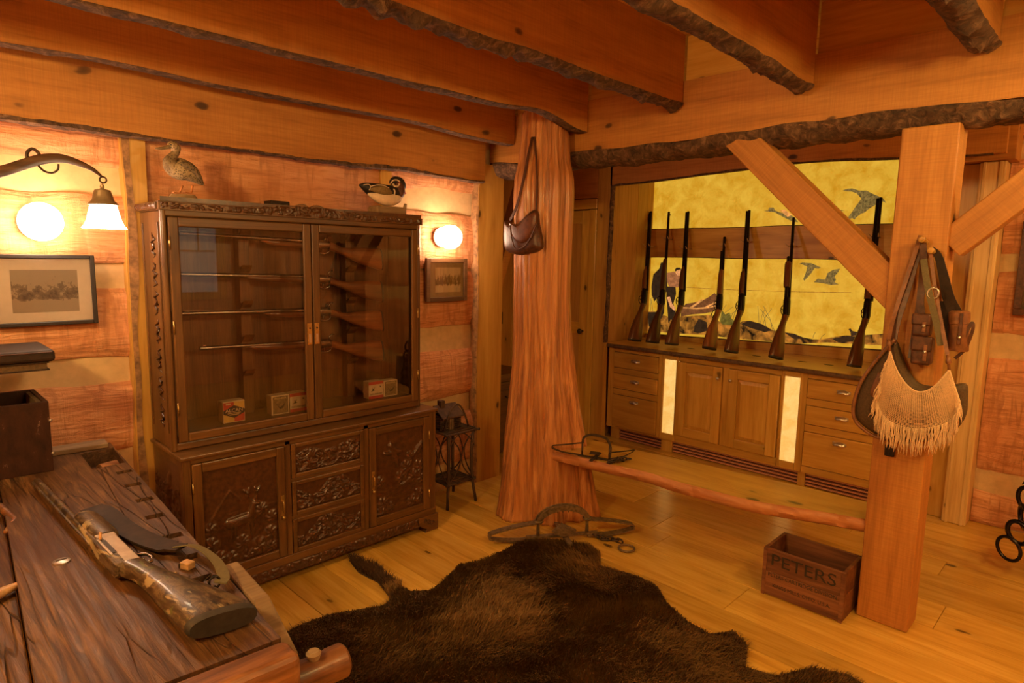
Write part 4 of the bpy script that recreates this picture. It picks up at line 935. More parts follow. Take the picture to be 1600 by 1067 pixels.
for i, (lab, b, m_, kw) in enumerate(rack):
    bt = onz(*b, .905) ; mz = onx(*m_, 5.432); p0 = bt + tl*.062; p0.z = .905
    R3 = aim(p0, mz, tl)
    g = thing('rack_gun', lab, 'gun', p0, R3, 'guns standing in the mural rack')
    g.scale = (1, 1.2, 1.2)
    gun_parts('r', (mz-p0).length, g, mt['stockX'] if i == 3 else mt['stockD'], mt['blued'], **kw)
    # forked peg on the rail at the barrel
    zp = [1.80, 1.87, 1.775, 1.80, 1.84, 1.80, 1.87][i]; f = (zp-p0.z)/(mz.z-p0.z); c = p0.lerp(mz, f)
    k = MB().tube([(MX-.046, c.y, zp-.012), (MX-.075, c.y, zp-.016), (c.x-.004, c.y+.024, zp-.012), (c.x-.045, c.y+.034, zp+.012)], [.007, .006, .005, .002], 8)
    k.tube([(MX-.075, c.y, zp-.016), (c.x-.004, c.y-.024, zp-.012), (c.x-.045, c.y-.034, zp+.012)], [.006, .005, .002], 8)
    k.build('forked_peg', mt['antler'], r1, smooth=True)

# ============================================================ SMALL THINGS ON THE LOG WALL
def spline(pts, n=8):                          # Catmull-Rom through tuples of any length
    P = np.array(pts, float); P = np.vstack([2*P[0]-P[1], P, 2*P[-1]-P[-2]]); out = []
    for i in range(1, len(P)-2):
        for t in np.linspace(0, 1, n, endpoint=False):
            a, b, c, d = P[i-1:i+3]; out.append(.5*((2*b)+(c-a)*t+(2*a-5*b+4*c-d)*t*t+(3*b-a-3*c+d)*t**3))
    out.append(P[-2]); return np.array(out)
def body(pts, n=16, flat=1.0, up=(0, 1, 0), k=6):      # pts (x, y, z, r): rounded tube through them
    S = spline(pts, k); return MB().tube([Vector(q[:3]) for q in S], [max(.0008, q[3]) for q in S], n, up=up, flat=flat)
def m_speckle(name, c0, c1, sc_):
    t = NT(name); v = t.coords(rnd=False); vo = t.node('TexVoronoi'); vo.inputs['Scale'].default_value = sc_; t.link(v, vo.inputs['Vector'])
    n = t.noise(v, 12, 3); c = t.ramp(vo.outputs['Distance'], [(.2, c0), (.5, c1)]); c = t.mix(t.ramp(n, [(.4, (0, 0, 0)), (.65, (.7, .7, .7))]), c, c0)
    t.set(Base_Color=c, Roughness=.75); t.bump(vo.outputs['Distance'], .4, .004); return t.m
mt['hen'] = m_speckle('mallard_feathers', (.07,.04,.017), (.4,.28,.14), 120); mt['hen_d'] = m_speckle('mallard_back', (.04,.024,.012), (.2,.13,.06), 120)
mt['drift'] = wood('weathered_block', (.14,.08,.04), (.26,.16,.08), (.36,.24,.13), 'X', rough=.8, bump=.3)
D = lambda px, py, y=3.15: ony(px, py, y)
def pt(px, py, r, y=3.15): p = D(px, py, y); return (p.x, p.y, p.z, r)
dk = thing('mallard_hen', 'speckled brown mallard hen mount standing on top of the cabinet', 'duck', (1.03, 3.15, 1.895))
body([pt(319, 290, .003), pt(311, 283, .017), pt(303, 275, .033), pt(293, 268, .044), pt(281, 264, .049), pt(271, 260, .043), pt(266, 253, .031), pt(269, 246, .021), pt(274, 239, .017), pt(274, 231, .0215), pt(268, 227, .019), pt(263, 228, .011)], 18).build('body', mt['hen'], dk, smooth=True)
body([pt(318, 288, .002, 3.135), pt(309, 272, .012, 3.115), pt(297, 261, .02, 3.112), pt(286, 258, .018, 3.115), pt(280, 259, .006, 3.12)], 12).build('wing', mt['hen_d'], dk, smooth=True)
body([pt(264, 229, .010), pt(257, 231, .007), pt(249, 232, .006), pt(243, 232, .003)], 10, flat=1.5).build('bill', mt['c_brn'], dk, smooth=True)
MB().sphere(D(267, 226, 3.131), .0032, 10, 8).build('eye', mt['c_ink'], dk, smooth=True)
mt['orange'] = plain('orange_feet', (.55,.2,.06), .5)
for px, q, y in ((285, 281, 3.14), (301, 299, 3.16)):
    a, b = D(px, 290, y), D(q, 301, y); f = MB().tube([a, b], [.0055, .004], 8).build('leg', mt['orange'], dk, smooth=True)
    MB().prism([(b.x+.004, y), (b.x-.03, y-.016), (b.x-.034, y), (b.x-.03, y+.016)], lambda u, v, d: (u, v, d), b.z-.004, b.z).build('foot', mt['orange'], f)
bz = D(285, 302).z-.006
secs = []
for z, s in ((1.8385, 1.2), (1.86, 1.12), (1.89, .9), (bz, .72)):
    secs.append([(1.04+.075*s*math.cos(a)*(1+.15*float(vn(a*2, z*30))), 3.15+.045*s*math.sin(a)*(1+.15*float(vn(a*2, z*30, 3))), z) for a in np.linspace(0, 2*PI, 17)[:-1]])
MB().loft(secs).build('base_block', mt['drift'], dk, smooth=40)
# wood duck
wd = thing('wood_duck', 'wood duck drake mount with white face stripes on a cut log', 'duck', (2.12, 3.15, 1.838))
p_blk = plain('duck_black', (.02,.014,.012), .55, var=.5, scale=40); p_wht = plain('duck_white', (.72,.56,.4), .7, var=.12); p_tan2 = plain('duck_flank', (.22,.14,.05), .7, var=.3, scale=120); p_che = plain('duck_chestnut', (.09,.03,.018), .6, var=.4, scale=80); p_red = plain('duck_bill', (.6,.08,.06), .4)
body([pt(561, 289, .004), pt(568, 291, .02), pt(580, 296, .038), pt(595, 302, .052), pt(608, 304, .054), pt(618, 303, .048), pt(625, 300, .03)], 18).build('body', p_blk, wd, smooth=True)
body([pt(575, 303, .006, 3.13), pt(590, 308, .03, 3.125), pt(605, 311, .04, 3.125), pt(618, 310, .034, 3.128), pt(624, 306, .02, 3.13)], 16).build('belly', p_wht, wd, smooth=True)
body([pt(578, 296, .004, 3.115), pt(588, 296, .019, 3.108), pt(600, 298, .026, 3.104), pt(611, 302, .014, 3.105)], 14).build('flank', p_tan2, wd, smooth=True)
body([pt(615, 309, .014, 3.13), pt(622, 303, .034, 3.132), pt(623, 294, .034, 3.138), pt(619, 286, .022, 3.145)], 16).build('breast', p_che, wd, smooth=True)
body([pt(610, 286, .012), pt(616, 283, .026), pt(624, 285, .029), pt(629, 291, .022), pt(631, 295, .012)], 16).build('head', p_blk, wd, smooth=True)
body([pt(628, 295, .011), pt(631, 299, .0075), pt(634, 303, .003)], 10).build('bill', p_red, wd, smooth=True)
MB().sphere(D(624, 285, 3.119), .004, 10, 8).build('eye', p_red, wd, smooth=True)
for L_, r, y in (([(610, 287), (614, 282), (620, 281), (625, 284)], .0035, 3.118), ([(614, 287), (617, 291), (622, 291), (624, 287)], .006, 3.118), ([(615, 295), (617, 299), (616, 305), (615, 310)], .004, 3.096), ([(580, 291), (590, 289), (600, 290), (608, 294)], .0025, 3.094), ([(568, 289), (576, 288), (579, 292), (577, 297)], .0025, 3.118)):
    S = spline([tuple(D(a, b, y)) for a, b in L_], 5); MB().tube([Vector(q) for q in S], r, 8).build('white_stripe', p_wht, wd, smooth=True)
MB().prism([(2.035, 3.09), (2.24, 3.09), (2.25, 3.2), (2.04, 3.2)], lambda u, v, d: (u, v, d), 1.8385, 1.932).build('cut_log', mt['drift'], wd, bevel=.012)
MB().tube([(2.225, 3.12, 1.86), (2.245, 3.12, 1.93), (2.25, 3.12, 1.955)], [.012, .011, .008], 8).build('branch_stub', mt['drift'], wd, smooth=True)

# framed photographs
def m_photo(name, sc_, c0, c1, c2, stretch=.35):
    t = NT(name); v = t.coords((1, 1, stretch), rnd=False); n = t.noise(v, sc_, 6, .7, .3); n2 = t.noise(t.coords(rnd=False), 9, 2)
    tc = t.node('TexCoord'); sp = t.node('SeparateXYZ'); t.link(tc.outputs['Generated'], sp.inputs[0])
    band = t.ramp(sp.outputs[2], [(0, (.62,)*3), (.2, (.6,)*3), (.34, (.34,)*3), (.55, (.42,)*3), (1, (.62,)*3)])      # pale ground, dark middle, pale sky: the print itself
    a = t.node('Math', operation='MULTIPLY_ADD'); t.link(n, a.inputs[0]); a.inputs[1].default_value = .8; t.link(band, a.inputs[2])
    b_ = t.node('Math', operation='MULTIPLY_ADD'); t.link(n2, b_.inputs[0]); b_.inputs[1].default_value = .3; t.link(a.outputs[0], b_.inputs[2])
    t.set(Base_Color=t.ramp(b_.outputs[0], [(.8, c0), (.98, c1), (1.15, c2)]), Roughness=.5); return t.m
def picture(label, x0, x1, z0, z1, fw, matw, px0, px1, pz0, pz1, fm, mm, pm):
    t = thing('framed_photograph', label, 'picture', ((x0+x1)/2, 3.35, z0), None)
    y0, y1 = 3.325, 3.348
    for a, b in (((x0, z0), (x0+fw, z1)), ((x1-fw, z0), (x1, z1)), ((x0+fw, z0), (x1-fw, z0+fw)), ((x0+fw, z1-fw), (x1-fw, z1))): MB().box((a[0], y0, a[1]), (b[0], y1, b[1])).build('frame_bar', fm, t, bevel=.003)
    MB().box((x0+fw, 3.337, z0+fw), (x1-fw, y1, z1-fw)).build('mat_board', mm, t)
    MB().box((px0, 3.3355, pz0), (px1, 3.337, pz1)).build('photograph', pm, t)
    MB().box((x0+fw-.002, 3.331, z0+fw-.002), (x1-fw+.002, 3.333, z1-fw+.002)).build('glass_pane', mt['glass'], t)
    MB().box((x0+.02, y1, z0+.02), (x1-.02, 3.372, z1-.02)).build('backing', mt['black'], t)
    return t
pl = picture('large black-framed sepia photograph of a camp under trees', .345, .712, 1.327, 1.63, .017, .05, .41, .645, 1.385, 1.565, plain('black_frame', (.02,.015,.012), .35), plain('cream_mat', (.75,.6,.42), .8, var=.04), m_photo('sepia_camp', 40, (.06,.042,.026), (.2,.145,.085), (.36,.27,.165), .8))
picture('small brown-framed photograph of snowy woods below the globe lamp', 2.566, 2.918, 1.352, 1.642, .03, .06, 2.645, 2.865, 1.415, 1.58, wood('brown_frame', (.05,.022,.008), (.1,.045,.016), (.16,.075,.028), 'X', rough=.4), plain('tan_mat', (.38,.27,.14), .8, var=.05), m_photo('sepia_snow', 70, (.07,.04,.014), (.34,.23,.1), (.72,.54,.31), .25))

# yoke arm with a bell-shaded lamp
YH = 2.75; H = lambda px, py: ony(px, py, YH)
ym = thing('yoke_lamp', 'old wooden ox yoke arm carrying a glowing bell-shaded lamp', 'lamp', H(0, 268))
mt['yoke'] = wood('old_yoke_wood', (.04,.018,.008), (.09,.042,.018), (.17,.09,.04), 'X', fine=60, rough=.6, bump=.3)
P0 = H(0, 271); pts = [(-.3, YH+.1, P0.z-.09, .03), (0, YH+.02, P0.z-.05, .032), (P0.x-.1, YH, P0.z-.025, .030)]
for px, py, r in ((0, 268, .025), (30, 259, .024), (60, 250, .0235), (90, 247, .021), (115, 252, .0165), (140, 262, .011), (152, 270, .008), (160, 277, .0045)): q = H(px, py); pts.append((q.x, YH, q.z, r))
body(pts, 14, flat=.75, up=(0, 0, 1)).build('yoke_arm', mt['yoke'], ym, smooth=True)
MB().box((-.36, YH+.05, 1.75), (-.26, 3.352, 1.83)).build('wall_bracket', mt['iron'], ym, bevel=.006)
c = H(52, 243); MB().tube([Vector(q) for q in spline([(c.x-.018, YH, c.z-.014), (c.x-.016, YH, c.z+.008), (c.x-.002, YH, c.z+.022), (c.x+.014, YH, c.z+.012), (c.x+.022, YH, c.z-.012)], 6)], .0055, 8).build('top_staple', mt['iron'], ym, smooth=True)
c = H(76, 263); MB().tube([Vector(q) for q in spline([(c.x-.03, YH, c.z+.008), (c.x-.014, YH, c.z-.01), (c.x+.008, YH, c.z-.015), (c.x+.026, YH, c.z-.002), (c.x+.03, YH, c.z+.018)], 6)], .0035, 8).build('lower_staple', mt['iron'], ym, smooth=True)
c = H(161, 281); MB().tube([(c.x+.011*math.cos(a), YH, c.z+.011*math.sin(a)) for a in np.linspace(0, 2*PI, 15)[:-1]], .003, 8, closed=True).build('hook_ring', mt['iron'], ym, smooth=True)
c = H(164, 331); zt = H(161, 287).z
MB().lathe([(.004, zt), (.008, zt-.012), (.006, zt-.018), (.026, zt-.024), (.031, zt-.04), (.036, zt-.06), (.048, zt-.072), (.05, zt-.077)], (c.x-.004, YH, 0), 28).build('shade_holder', mt['bronze'] if 'bronze' in mt else mt['iron'], ym, smooth=40)
n = 36; prof = [(.04, zt-.066), (.044, zt-.085), (.05, zt-.11), (.056, zt-.135), (.064, zt-.152), (.072, zt-.162)]
secs = [[(c.x-.004+r*(1+(.03*math.cos(8*a) if i > 3 else 0))*math.cos(a), YH+r*(1+(.03*math.cos(8*a) if i > 3 else 0))*math.sin(a), z) for a in np.linspace(0, 2*PI, n+1)[:-1]] for i, (r, z) in enumerate(prof)]
MB().loft(secs, caps=False).build('glass_shade', emit('glowing_bell_shade', (1, .76, .46), BELL), ym, smooth=True)

# shelf with two dark books, left edge of the picture
sh = thing('wall_shelf', 'dark wooden wall shelf under the two black books', 'shelf', (-.1, 3.2, 1.19)); MB().box((-.7, 2.93, 1.165), (.26, 3.352, 1.19)).build('board', mt['darkX'], sh, bevel=.004)
for xx_ in (-.5, .1): MB().prism([(3.352, 1.0), (3.352, 1.164), (3.02, 1.164), (3.3, 1.09)], lambda u, v, d: (d, u, v), xx_, xx_+.025).build('bracket', mt['darkX'], sh)
b1 = thing('black_book', 'dark flat album lying under the black leather book', 'book', (.25, 3.1, 1.1905))
MB().box((-.02, 2.96, 1.1905), (.462, 3.25, 1.196)).build('cover', mt['black'], b1, bevel=.001); MB().box((-.02, 2.96, 1.219), (.462, 3.25, 1.2235)).build('cover', mt['black'], b1, bevel=.001); MB().box((0, 2.965, 1.1962), (.455, 3.24, 1.2188)).build('pages', mt['canvas'], b1)
b2 = thing('black_book', 'thick black leather book on top of the pair at the left edge', 'book', (.25, 3.1, 1.224))
MB().box((-.03, 2.95, 1.2238), (.482, 3.26, 1.27)).build('padded_cover', mt['black'], b2, bevel=.014, seg=3)
MB().tube([(-.03, 2.949, 1.262), (.47, 2.949, 1.262)], .0022, 6).build('piping', mt['leather'], b2)

# ============================================================ WORKBENCH
BO = Vector((.583, 1.285, 0)); be = Vector((.0605, .998, 0)); bw_ = Vector((-.998, .0605, 0))
def BP(s, w_, z): p = BO + be*s + bw_*w_; return (p.x, p.y, z)
wk = thing('workbench', 'old scarred wooden workbench with a wooden vise screw', 'workbench', (BO.x-.2, BO.y+.95, 0))
def m_bench():
    t = NT('scarred_bench'); v = t.coords((1, .06, 1), rnd=False); g = t.noise(v, 60, 6, .7, 1.0)
    d = t.noise(t.coords((1, .3, 1), rnd=False), 5, 4, .6, .8)
    cr_ = t.node('TexVoronoi', feature='DISTANCE_TO_EDGE'); cr_.inputs['Scale'].default_value = 20
    v3 = t.coords((1, .09, 1), rnd=False); ns = t.noise(v3, 7, 3); ad = t.node('VectorMath', operation='MULTIPLY_ADD'); t.link(ns, ad.inputs[0]); ad.inputs[1].default_value = (.12,)*3; t.link(v3, ad.inputs[2]); t.link(ad.outputs[0], cr_.inputs['Vector'])
    crack = t.ramp(cr_.outputs[0], [(0, (0, 0, 0)), (.028, (1, 1, 1))])
    pm = t.noise(t.coords((1, .4, 1), rnd=False), 3.5, 2); crack = t.mix(t.ramp(pm, [(.45, (1, 1, 1)), (.56, (0, 0, 0))]), crack, (1, 1, 1))
    c = t.ramp(g, [(.34, (.024,.009,.003)), (.5, (.10,.045,.014)), (.66, (.22,.108,.036))]); c = t.mix(t.ramp(d, [(.35, (.8, .8, .8)), (.6, (0, 0, 0))]), c, (.055,.018,.006)); c = t.mix(crack, (.018,.008,.004), c)
    h = t.node('Math', operation='MULTIPLY_ADD'); t.link(crack, h.inputs[0]); h.inputs[1].default_value = 1.2; t.link(g, h.inputs[2])
    t.set(Base_Color=c, Roughness=.46); t.bump(h.outputs[0], .6, .006); return t.m
mt['bench'] = m_bench(); mt['bench2'] = wood('worn_bench_end', (.05,.017,.006), (.17,.062,.019), (.36,.155,.055), 'X', fine=45, rough=.5, bump=.7, knots=0, coat=.15, long=3)
slab = MB(); o = [(0, 0), (1.93, 0), (1.93, .40), (0, .43)]
slab.prism(o, lambda u, v, d: BP(u, v, d), .715, .80)
so = slab.build('top_plank', mt['bench'], wk)
holes = [Vector((.637, 2.736)), Vector((.622, 2.559)), Vector((.609, 2.376)), Vector((.59, 2.198)), Vector((.583, 2.002)), Vector((.571, 1.826)), Vector((.553, 1.675))]
ct_ = MB()
for q in holes:
    s_ = (Vector((q.x, q.y, 0))-BO).dot(be); w_ = (Vector((q.x, q.y, 0))-BO).dot(bw_)
    ct_.prism([(s_-.018, w_-.026), (s_+.018, w_-.026), (s_+.018, w_+.026), (s_-.018, w_+.026)], lambda u, v, d: BP(u, v, d), .772, .83)
pq = [(.567, 3.105), (.69, 3.12), (.670, 2.86), (.555, 2.85)]
ct_.prism(pq, lambda u, v, d: (u, v, d), .735, .83)
co = ct_.build('cutter', None); bo = so.modifiers.new('cut', 'BOOLEAN'); bo.object = co; bo.operation = 'DIFFERENCE'; bo.solver = 'EXACT'
co.data.transform(Matrix.Identity(4)); bpy.context.view_layer.update()
nm = bpy.data.meshes.new_from_object(so.evaluated_get(bpy.context.evaluated_depsgraph_get())); so.modifiers.clear(); so.data = nm; bpy.data.objects.remove(co)
bv = so.modifiers.new('bevel', 'BEVEL'); bv.width = .005; bv.segments = 2; bv.limit_method = 'ANGLE'; bv.angle_limit = math.radians(45)
MB().prism([(0, .434), (1.93, .404), (1.93, .72), (0, .75)], lambda u, v, d: BP(u, v, d), .70, .772).build('tray_plank', mt['bench'], wk, bevel=.004)
MB().prism([(-.088, -.012), (-.002, -.012), (-.002, .74), (-.088, .74)], lambda u, v, d: BP(u, v, d), .66, .80).build('end_beam', mt['bench2'], wk, bevel=.02, seg=3)
MB().prism([(.015, .68), (.02, .735), (.19, .802), (.42, .806), (.43, .68)], lambda u, v, d: BP(u, -.006-d, v), 0, .042).build('side_jaw', mt['drift'], wk, bevel=.006)
MB().prism([(1.84, .02), (1.93, .02), (1.93, .3), (1.84, .3)], lambda u, v, d: BP(u, v, d), .801, .822).build('raised_cleat', mt['drift'], wk, bevel=.004)
sc_c = BP(-.045, -.012, .725)
MB().tube([BP(-.045, -.01, .715), BP(-.045, -.085, .715), BP(-.045, -.092, .715), BP(-.045, -.125, .715), BP(-.045, -.132, .715)], [.036, .037, .039, .039, .032], 22).build('vise_screw', mt['bench2'], wk, smooth=35)
MB().tube([BP(-.045, -.055, .63), BP(-.045, -.055, .752), BP(-.045, -.055, .762), BP(-.045, -.055, .768)], [.014, .014, .017, .012], 16).build('vise_bar', mt['drift'], wk, smooth=40)
MB().tube([(.60, 2.95, .76), (.665, 2.97, .76)], [.025, .025], 16).build('inner_screw', mt['bench2'], wk, smooth=40)
for s_, w_ in ((.12, .03), (.12, .66), (1.8, .05), (1.8, .64)): MB().prism([(s_-.05, w_), (s_+.05, w_), (s_+.05, w_+.09), (s_-.05, w_+.09)], lambda u, v, d: BP(u, v, d), 0, .70).build('leg', mt['bench2'], wk, bevel=.004)
for w_ in (.07, .70): MB().prism([(.17, w_-.02), (1.75, w_-.02), (1.75, w_+.02), (.17, w_+.02)], lambda u, v, d: BP(u, v, d), .16, .28).build('stretcher', mt['bench2'], wk, bevel=.004)
for lab, q, ang in (('small pale wooden bench dog in the hole behind the rifle sling', (.545, 1.76), .4), ('brass bench dog beside the camouflage stock', (.49, 1.712), -.5)):
    t = thing('bench_dog', lab, 'bench dog', (q[0], q[1], .80), (0, 0, ang)); MB().box((-.012, -.016, 0), (.012, .016, .02)).build('head', mt['brass'] if 'brass' in lab else mt['antler'], t, local=True, bevel=.003)
    MB().box((-.013, .0165, .002), (.013, .020, .014)).build('spring', mt['iron'], t, local=True)
t = thing('steel_button', 'small round steel plug set in the bench top', 'plug', (.309, 2.031, .80)); MB().lathe([(.001, 0), (.022, 0), (.021, .004), (.014, .006), (.001, .0065)], (0, 0, 0), 20).build('disc', mt['steel'], t, smooth=40, local=True); MB().tube([(-.012, 0, .0066), (.012, 0, .0066)], .0016, 6).build('slot', mt['iron'], t, local=True)
# dark open box on the bench
db = thing('dark_box', 'dark scratched open wooden box on the far end of the bench', 'box', (.2, 3.05, .80))
mt['dkbox'] = NT('scratched_black_box'); _t = mt['dkbox']; _n = _t.noise(_t.coords((1, 1, .5)), 30, 5, .7); _t.set(Base_Color=_t.ramp(_n, [(.3, (.018,.006,.003)), (.62, (.045,.015,.007)), (.7, (.2,.12,.08))]), Roughness=.6, Specular_IOR_Level=.25); mt['dkbox'] = _t.m
for a, b in (((-.2, 2.93, .8005), (.445, 2.947, 1.075)), ((-.2, 3.215, .8005), (.445, 3.232, 1.075)), ((.428, 2.948, .8005), (.445, 3.214, 1.075)), ((-.2, 2.948, .8005), (-.183, 3.214, 1.075))): MB().box(a, b).build('side_board', mt['dkbox'], db, bevel=.002)
MB().box((-.182, 2.948, .8005), (.427, 3.214, .815)).build('bottom', mt['canvas'], db)
MB().box((.413, 2.95, .98), (.427, 3.21, 1.07)).build('inner_lining', mt['canvas'], db)
for z in (.87, 1.0): MB().sphere((.446, 2.929, z), .006, 10, 6).build('stud', mt['steel'], db, smooth=True)
# orange-handled tool and bone piece lying in the tray at the far left
t = thing('saw_handle', 'worn wooden saw handle at the left edge of the bench', 'tool', (.23, 2.55, .772))
MB().tube([(.10, 2.42, .80), (.16, 2.66, .81), (.245, 2.62, .80), (.265, 2.48, .79), (.235, 2.4, .788)], [.011, .013, .013, .012, .01], 10).build('grip', mt['bench2'], t, smooth=True)
MB().bar((.12, 2.38, .788), (-.25, 2.45, .788), .05, .004).build('blade', mt['blued2'], t)
t = thing('bone_scraper', 'pale pointed bone piece in the bench tray', 'tool', (.2, 2.0, .772)); body([(.06, 1.9, .785, .012), (.14, 1.95, .79, .02), (.2, 1.985, .788, .014), (.237, 2.0, .784, .003)], 10, flat=.6, up=(0, 0, 1)).build('blade', mt['antler'], t, smooth=True)
MB().tube([(.06, 1.9, .785), (-.06, 1.84, .785)], .012, 10).build('handle', mt['bench2'], t, smooth=True)

# camouflage shotgun
def m_camo():
    t = NT('camouflage'); v = t.coords((.4, 1, 1), rnd=False); n = t.noise(v, 22, 4, .65, 2.2); n2 = t.noise(t.coords((.1, 1, 1), rnd=False), 60, 4, .7, 1.0); n3 = t.noise(v, 14, 3, .6, 1.6); n4 = t.noise(t.coords((.6, 1, 1), rnd=False), 30, 3, .6, 1.2)
    c = t.ramp(n, [(.38, (.016,.009,.005)), (.47, (.07,.04,.02)), (.56, (.15,.1,.05)), (.66, (.05,.028,.014))])
    c = t.mix(t.ramp(n2, [(.46, (0, 0, 0)), (.58, (.85, .85, .85))]), c, (.04,.022,.01))
    c = t.mix(t.ramp(n3, [(.58, (0, 0, 0)), (.62, (.9, .9, .9))]), c, (.34,.26,.14)); c = t.mix(t.ramp(n4, [(.63, (0, 0, 0)), (.67, (.9, .9, .9))]), c, (.09,.1,.025))
    t.set(Base_Color=c, Roughness=.42, Coat_Weight=.1); return t.m
mt['camo'] = m_camo()
p0 = Vector((.430, 1.405, .832)); p1 = Vector((.382, 2.74, .826))
sg = thing('camouflage_shotgun', 'camouflage shotgun with silver receiver lying on the workbench', 'gun', p0, aim(p0, p1, (-1, 0, .06)))
LG = (p1-p0).length
secs = [(0, -.068, .075, .026), (.012, -.068, .076, .028), (.1, -.056, .064, .028), (.2, -.042, .048, .026), (.28, -.03, .034, .023), (.34, -.02, .03, .021), (.40, -.006, .033, .022)]
MB().loft([ring(x, z, hz, hy, 18, .1 if x < .05 else 0) for x, z, hz, hy in secs]).build('stock', mt['camo'], sg, smooth=50, local=True)
MB().loft([ring(-.024, -.068, .072, .024, 18, .1), ring(-.012, -.068, .076, .027, 18, .1), ring(0, -.068, .075, .026, 18, .1)]).build('recoil_pad', mt['felt'], sg, smooth=50, local=True)
MB().box((.39, -.02, -.032), (.61, .02, .034)).build('receiver', mt['camo'], sg, bevel=.008, local=True)
MB().box((.40, -.0215, -.026), (.60, -.0195, .008)).build('silver_side', mt['silver'], sg, bevel=.003, local=True)
MB().box((.47, -.022, .006), (.575, -.0198, .022)).build('ejection_port', mt['c_ink'], sg, bevel=.002, local=True)
MB().box((.46, -.0225, .018), (.59, -.0205, .025)).build('silver_rail', mt['silver'], sg, bevel=.001, local=True)
MB().tube([(.585, -.02, .016), (.592, -.034, .014), (.6, -.036, .012)], .004, 8).build('bolt_handle', mt['antler'], sg, smooth=True, local=True)
MB().box((.60, -.021, -.03), (.63, .021, .02)).build('collar', mt['silver'], sg, bevel=.003, local=True)
MB().loft([ring(.63, -.012, .032, .024), ring(.66, -.012, .036, .026), ring(.83, -.01, .034, .025), ring(.86, -.01, .026, .02)]).build('fore_end', mt['camo'], sg, smooth=50, local=True)
MB().tube([(.6, 0, .018), (.7, 0, .018), (LG, 0, .018)], [.015, .0135, .012], 16).build('barrel', mt['camo'], sg, smooth=40, local=True)
MB().box((.62, -.0035, .03), (LG-.01, .0035, .035)).build('rib', mt['camo'], sg, local=True)
MB().tube([(.40, 0, -.032), (.405, 0, -.058), (.43, 0, -.066), (.46, 0, -.062), (.475, 0, -.034)], .0045, 8).build('trigger_guard', mt['blued2'], sg, smooth=True, local=True)
MB().tube([(.44, 0, -.03), (.432, 0, -.05)], .003, 6).build('trigger', mt['blued2'], sg, smooth=True, local=True)
def ribbon(path, w, th, mat, name, parent, up=(0, 0, 1), local=False, side=None):
    S = [Vector(q) for q in spline(path, 8)]; secs = []
    for i, p in enumerate(S):
        d = (S[min(i+1, len(S)-1)]-S[max(i-1, 0)]).normalized(); a = d.cross(Vector(up)) if side is None else Vector(side); a = a.normalized() if a.length > 1e-5 else Vector((1, 0, 0)); b = a.cross(d).normalized()
        ww = (w(i/(len(S)-1)) if callable(w) else w)/2; secs.append([p-a*ww-b*th/2, p+a*ww-b*th/2, p+a*ww+b*th/2, p-a*ww+b*th/2])
    return MB().loft(secs).build(name, mat, parent, smooth=50, local=local)
ribbon([(.44, 2.31, .835), (.46, 2.24, .835), (.485, 2.12, .815), (.51, 2.0, .812), (.535, 1.9, .818), (.56, 1.85, .822)], lambda t: .065 if t < .85 else .045, .007, mt['black'], 'sling_pad', sg, (0, 0, 1))
ribbon([(.55, 1.87, .822), (.585, 1.83, .828), (.60, 1.75, .825), (.592, 1.66, .83), (.572, 1.58, .835), (.55, 1.545, .84)], .03, .003, mt['olive'], 'sling_strap', sg, (.35, .1, 1))
MB().tube([(.545+.013*math.cos(a), 1.565+.004*math.sin(a), .836+.014*math.sin(a)) for a in np.linspace(0, 2*PI, 13)[:-1]], .003, 8, closed=True).build('sling_swivel', mt['blued'], sg, smooth=True)
MB().tube([(.545, 1.56, .826), (.515, 1.555, .832)], .004, 8).build('swivel_stud', mt['blued'], sg, smooth=True)

# ============================================================ FLOOR THINGS
# twig plant stand with a small log cabin on it
mt['twig'] = wood('dark_twig', (.03,.013,.006), (.065,.03,.014), (.13,.065,.03), 'Z', fine=60, rough=.7, bump=.4)
tx0, tx1, ty0, ty1 = 2.565, 2.79, 3.1, 3.315; zt_, zm_ = .505, .16
ts_ = thing('twig_stand', 'small dark bent-twig plant stand beside the cabinet', 'stand', ((tx0+tx1)/2, (ty0+ty1)/2, 0))
for x, y in ((tx0, ty0), (tx1, ty0), (tx0, ty1), (tx1, ty1)):
    k = (1 if x == tx0 else -1); j = (1 if y == ty0 else -1)
    MB().tube([(x-.012*k, y-.012*j, 0), (x, y, .1), (x+.012*k, y+.008*j, .22), (x+.014*k, y+.01*j, .36), (x+.004*k, y, zt_)], [.010, .0105, .011, .011, .0105], 10).build('leg', mt['twig'], ts_, smooth=True)
for z, n_, e in ((zm_, 7, .0), (zt_, 9, .018)):
    for a, b in (((tx0-e, ty0-e), (tx1+e, ty0-e)), ((tx1+e, ty0-e), (tx1+e, ty1+e)), ((tx1+e, ty1+e), (tx0-e, ty1+e)), ((tx0-e, ty1+e), (tx0-e, ty0-e))):
        d = Vector((b[0]-a[0], b[1]-a[1], 0)).normalized()*.015; MB().tube([Vector((*a, z))-d, Vector((*b, z))+d], .0085, 8).build('rim_twig', mt['twig'], ts_, smooth=True)
    for i in range(n_):
        y = ty0+(ty1-ty0)*(i+.5)/n_; MB().tube([(tx0-e, y, z+.004), ((tx0+tx1)/2, y+.004*math.sin(i*2), z+.006), (tx1+e, y, z+.004)], .007, 7).build('slat_twig', mt['twig'], ts_, smooth=True)
def arc(a, b, sag, n=9):
    a, b = Vector(a), Vector(b); s = Vector(sag); return [a.lerp(b, t)+s*(4*t*(1-t)) for t in np.linspace(0, 1, n)]
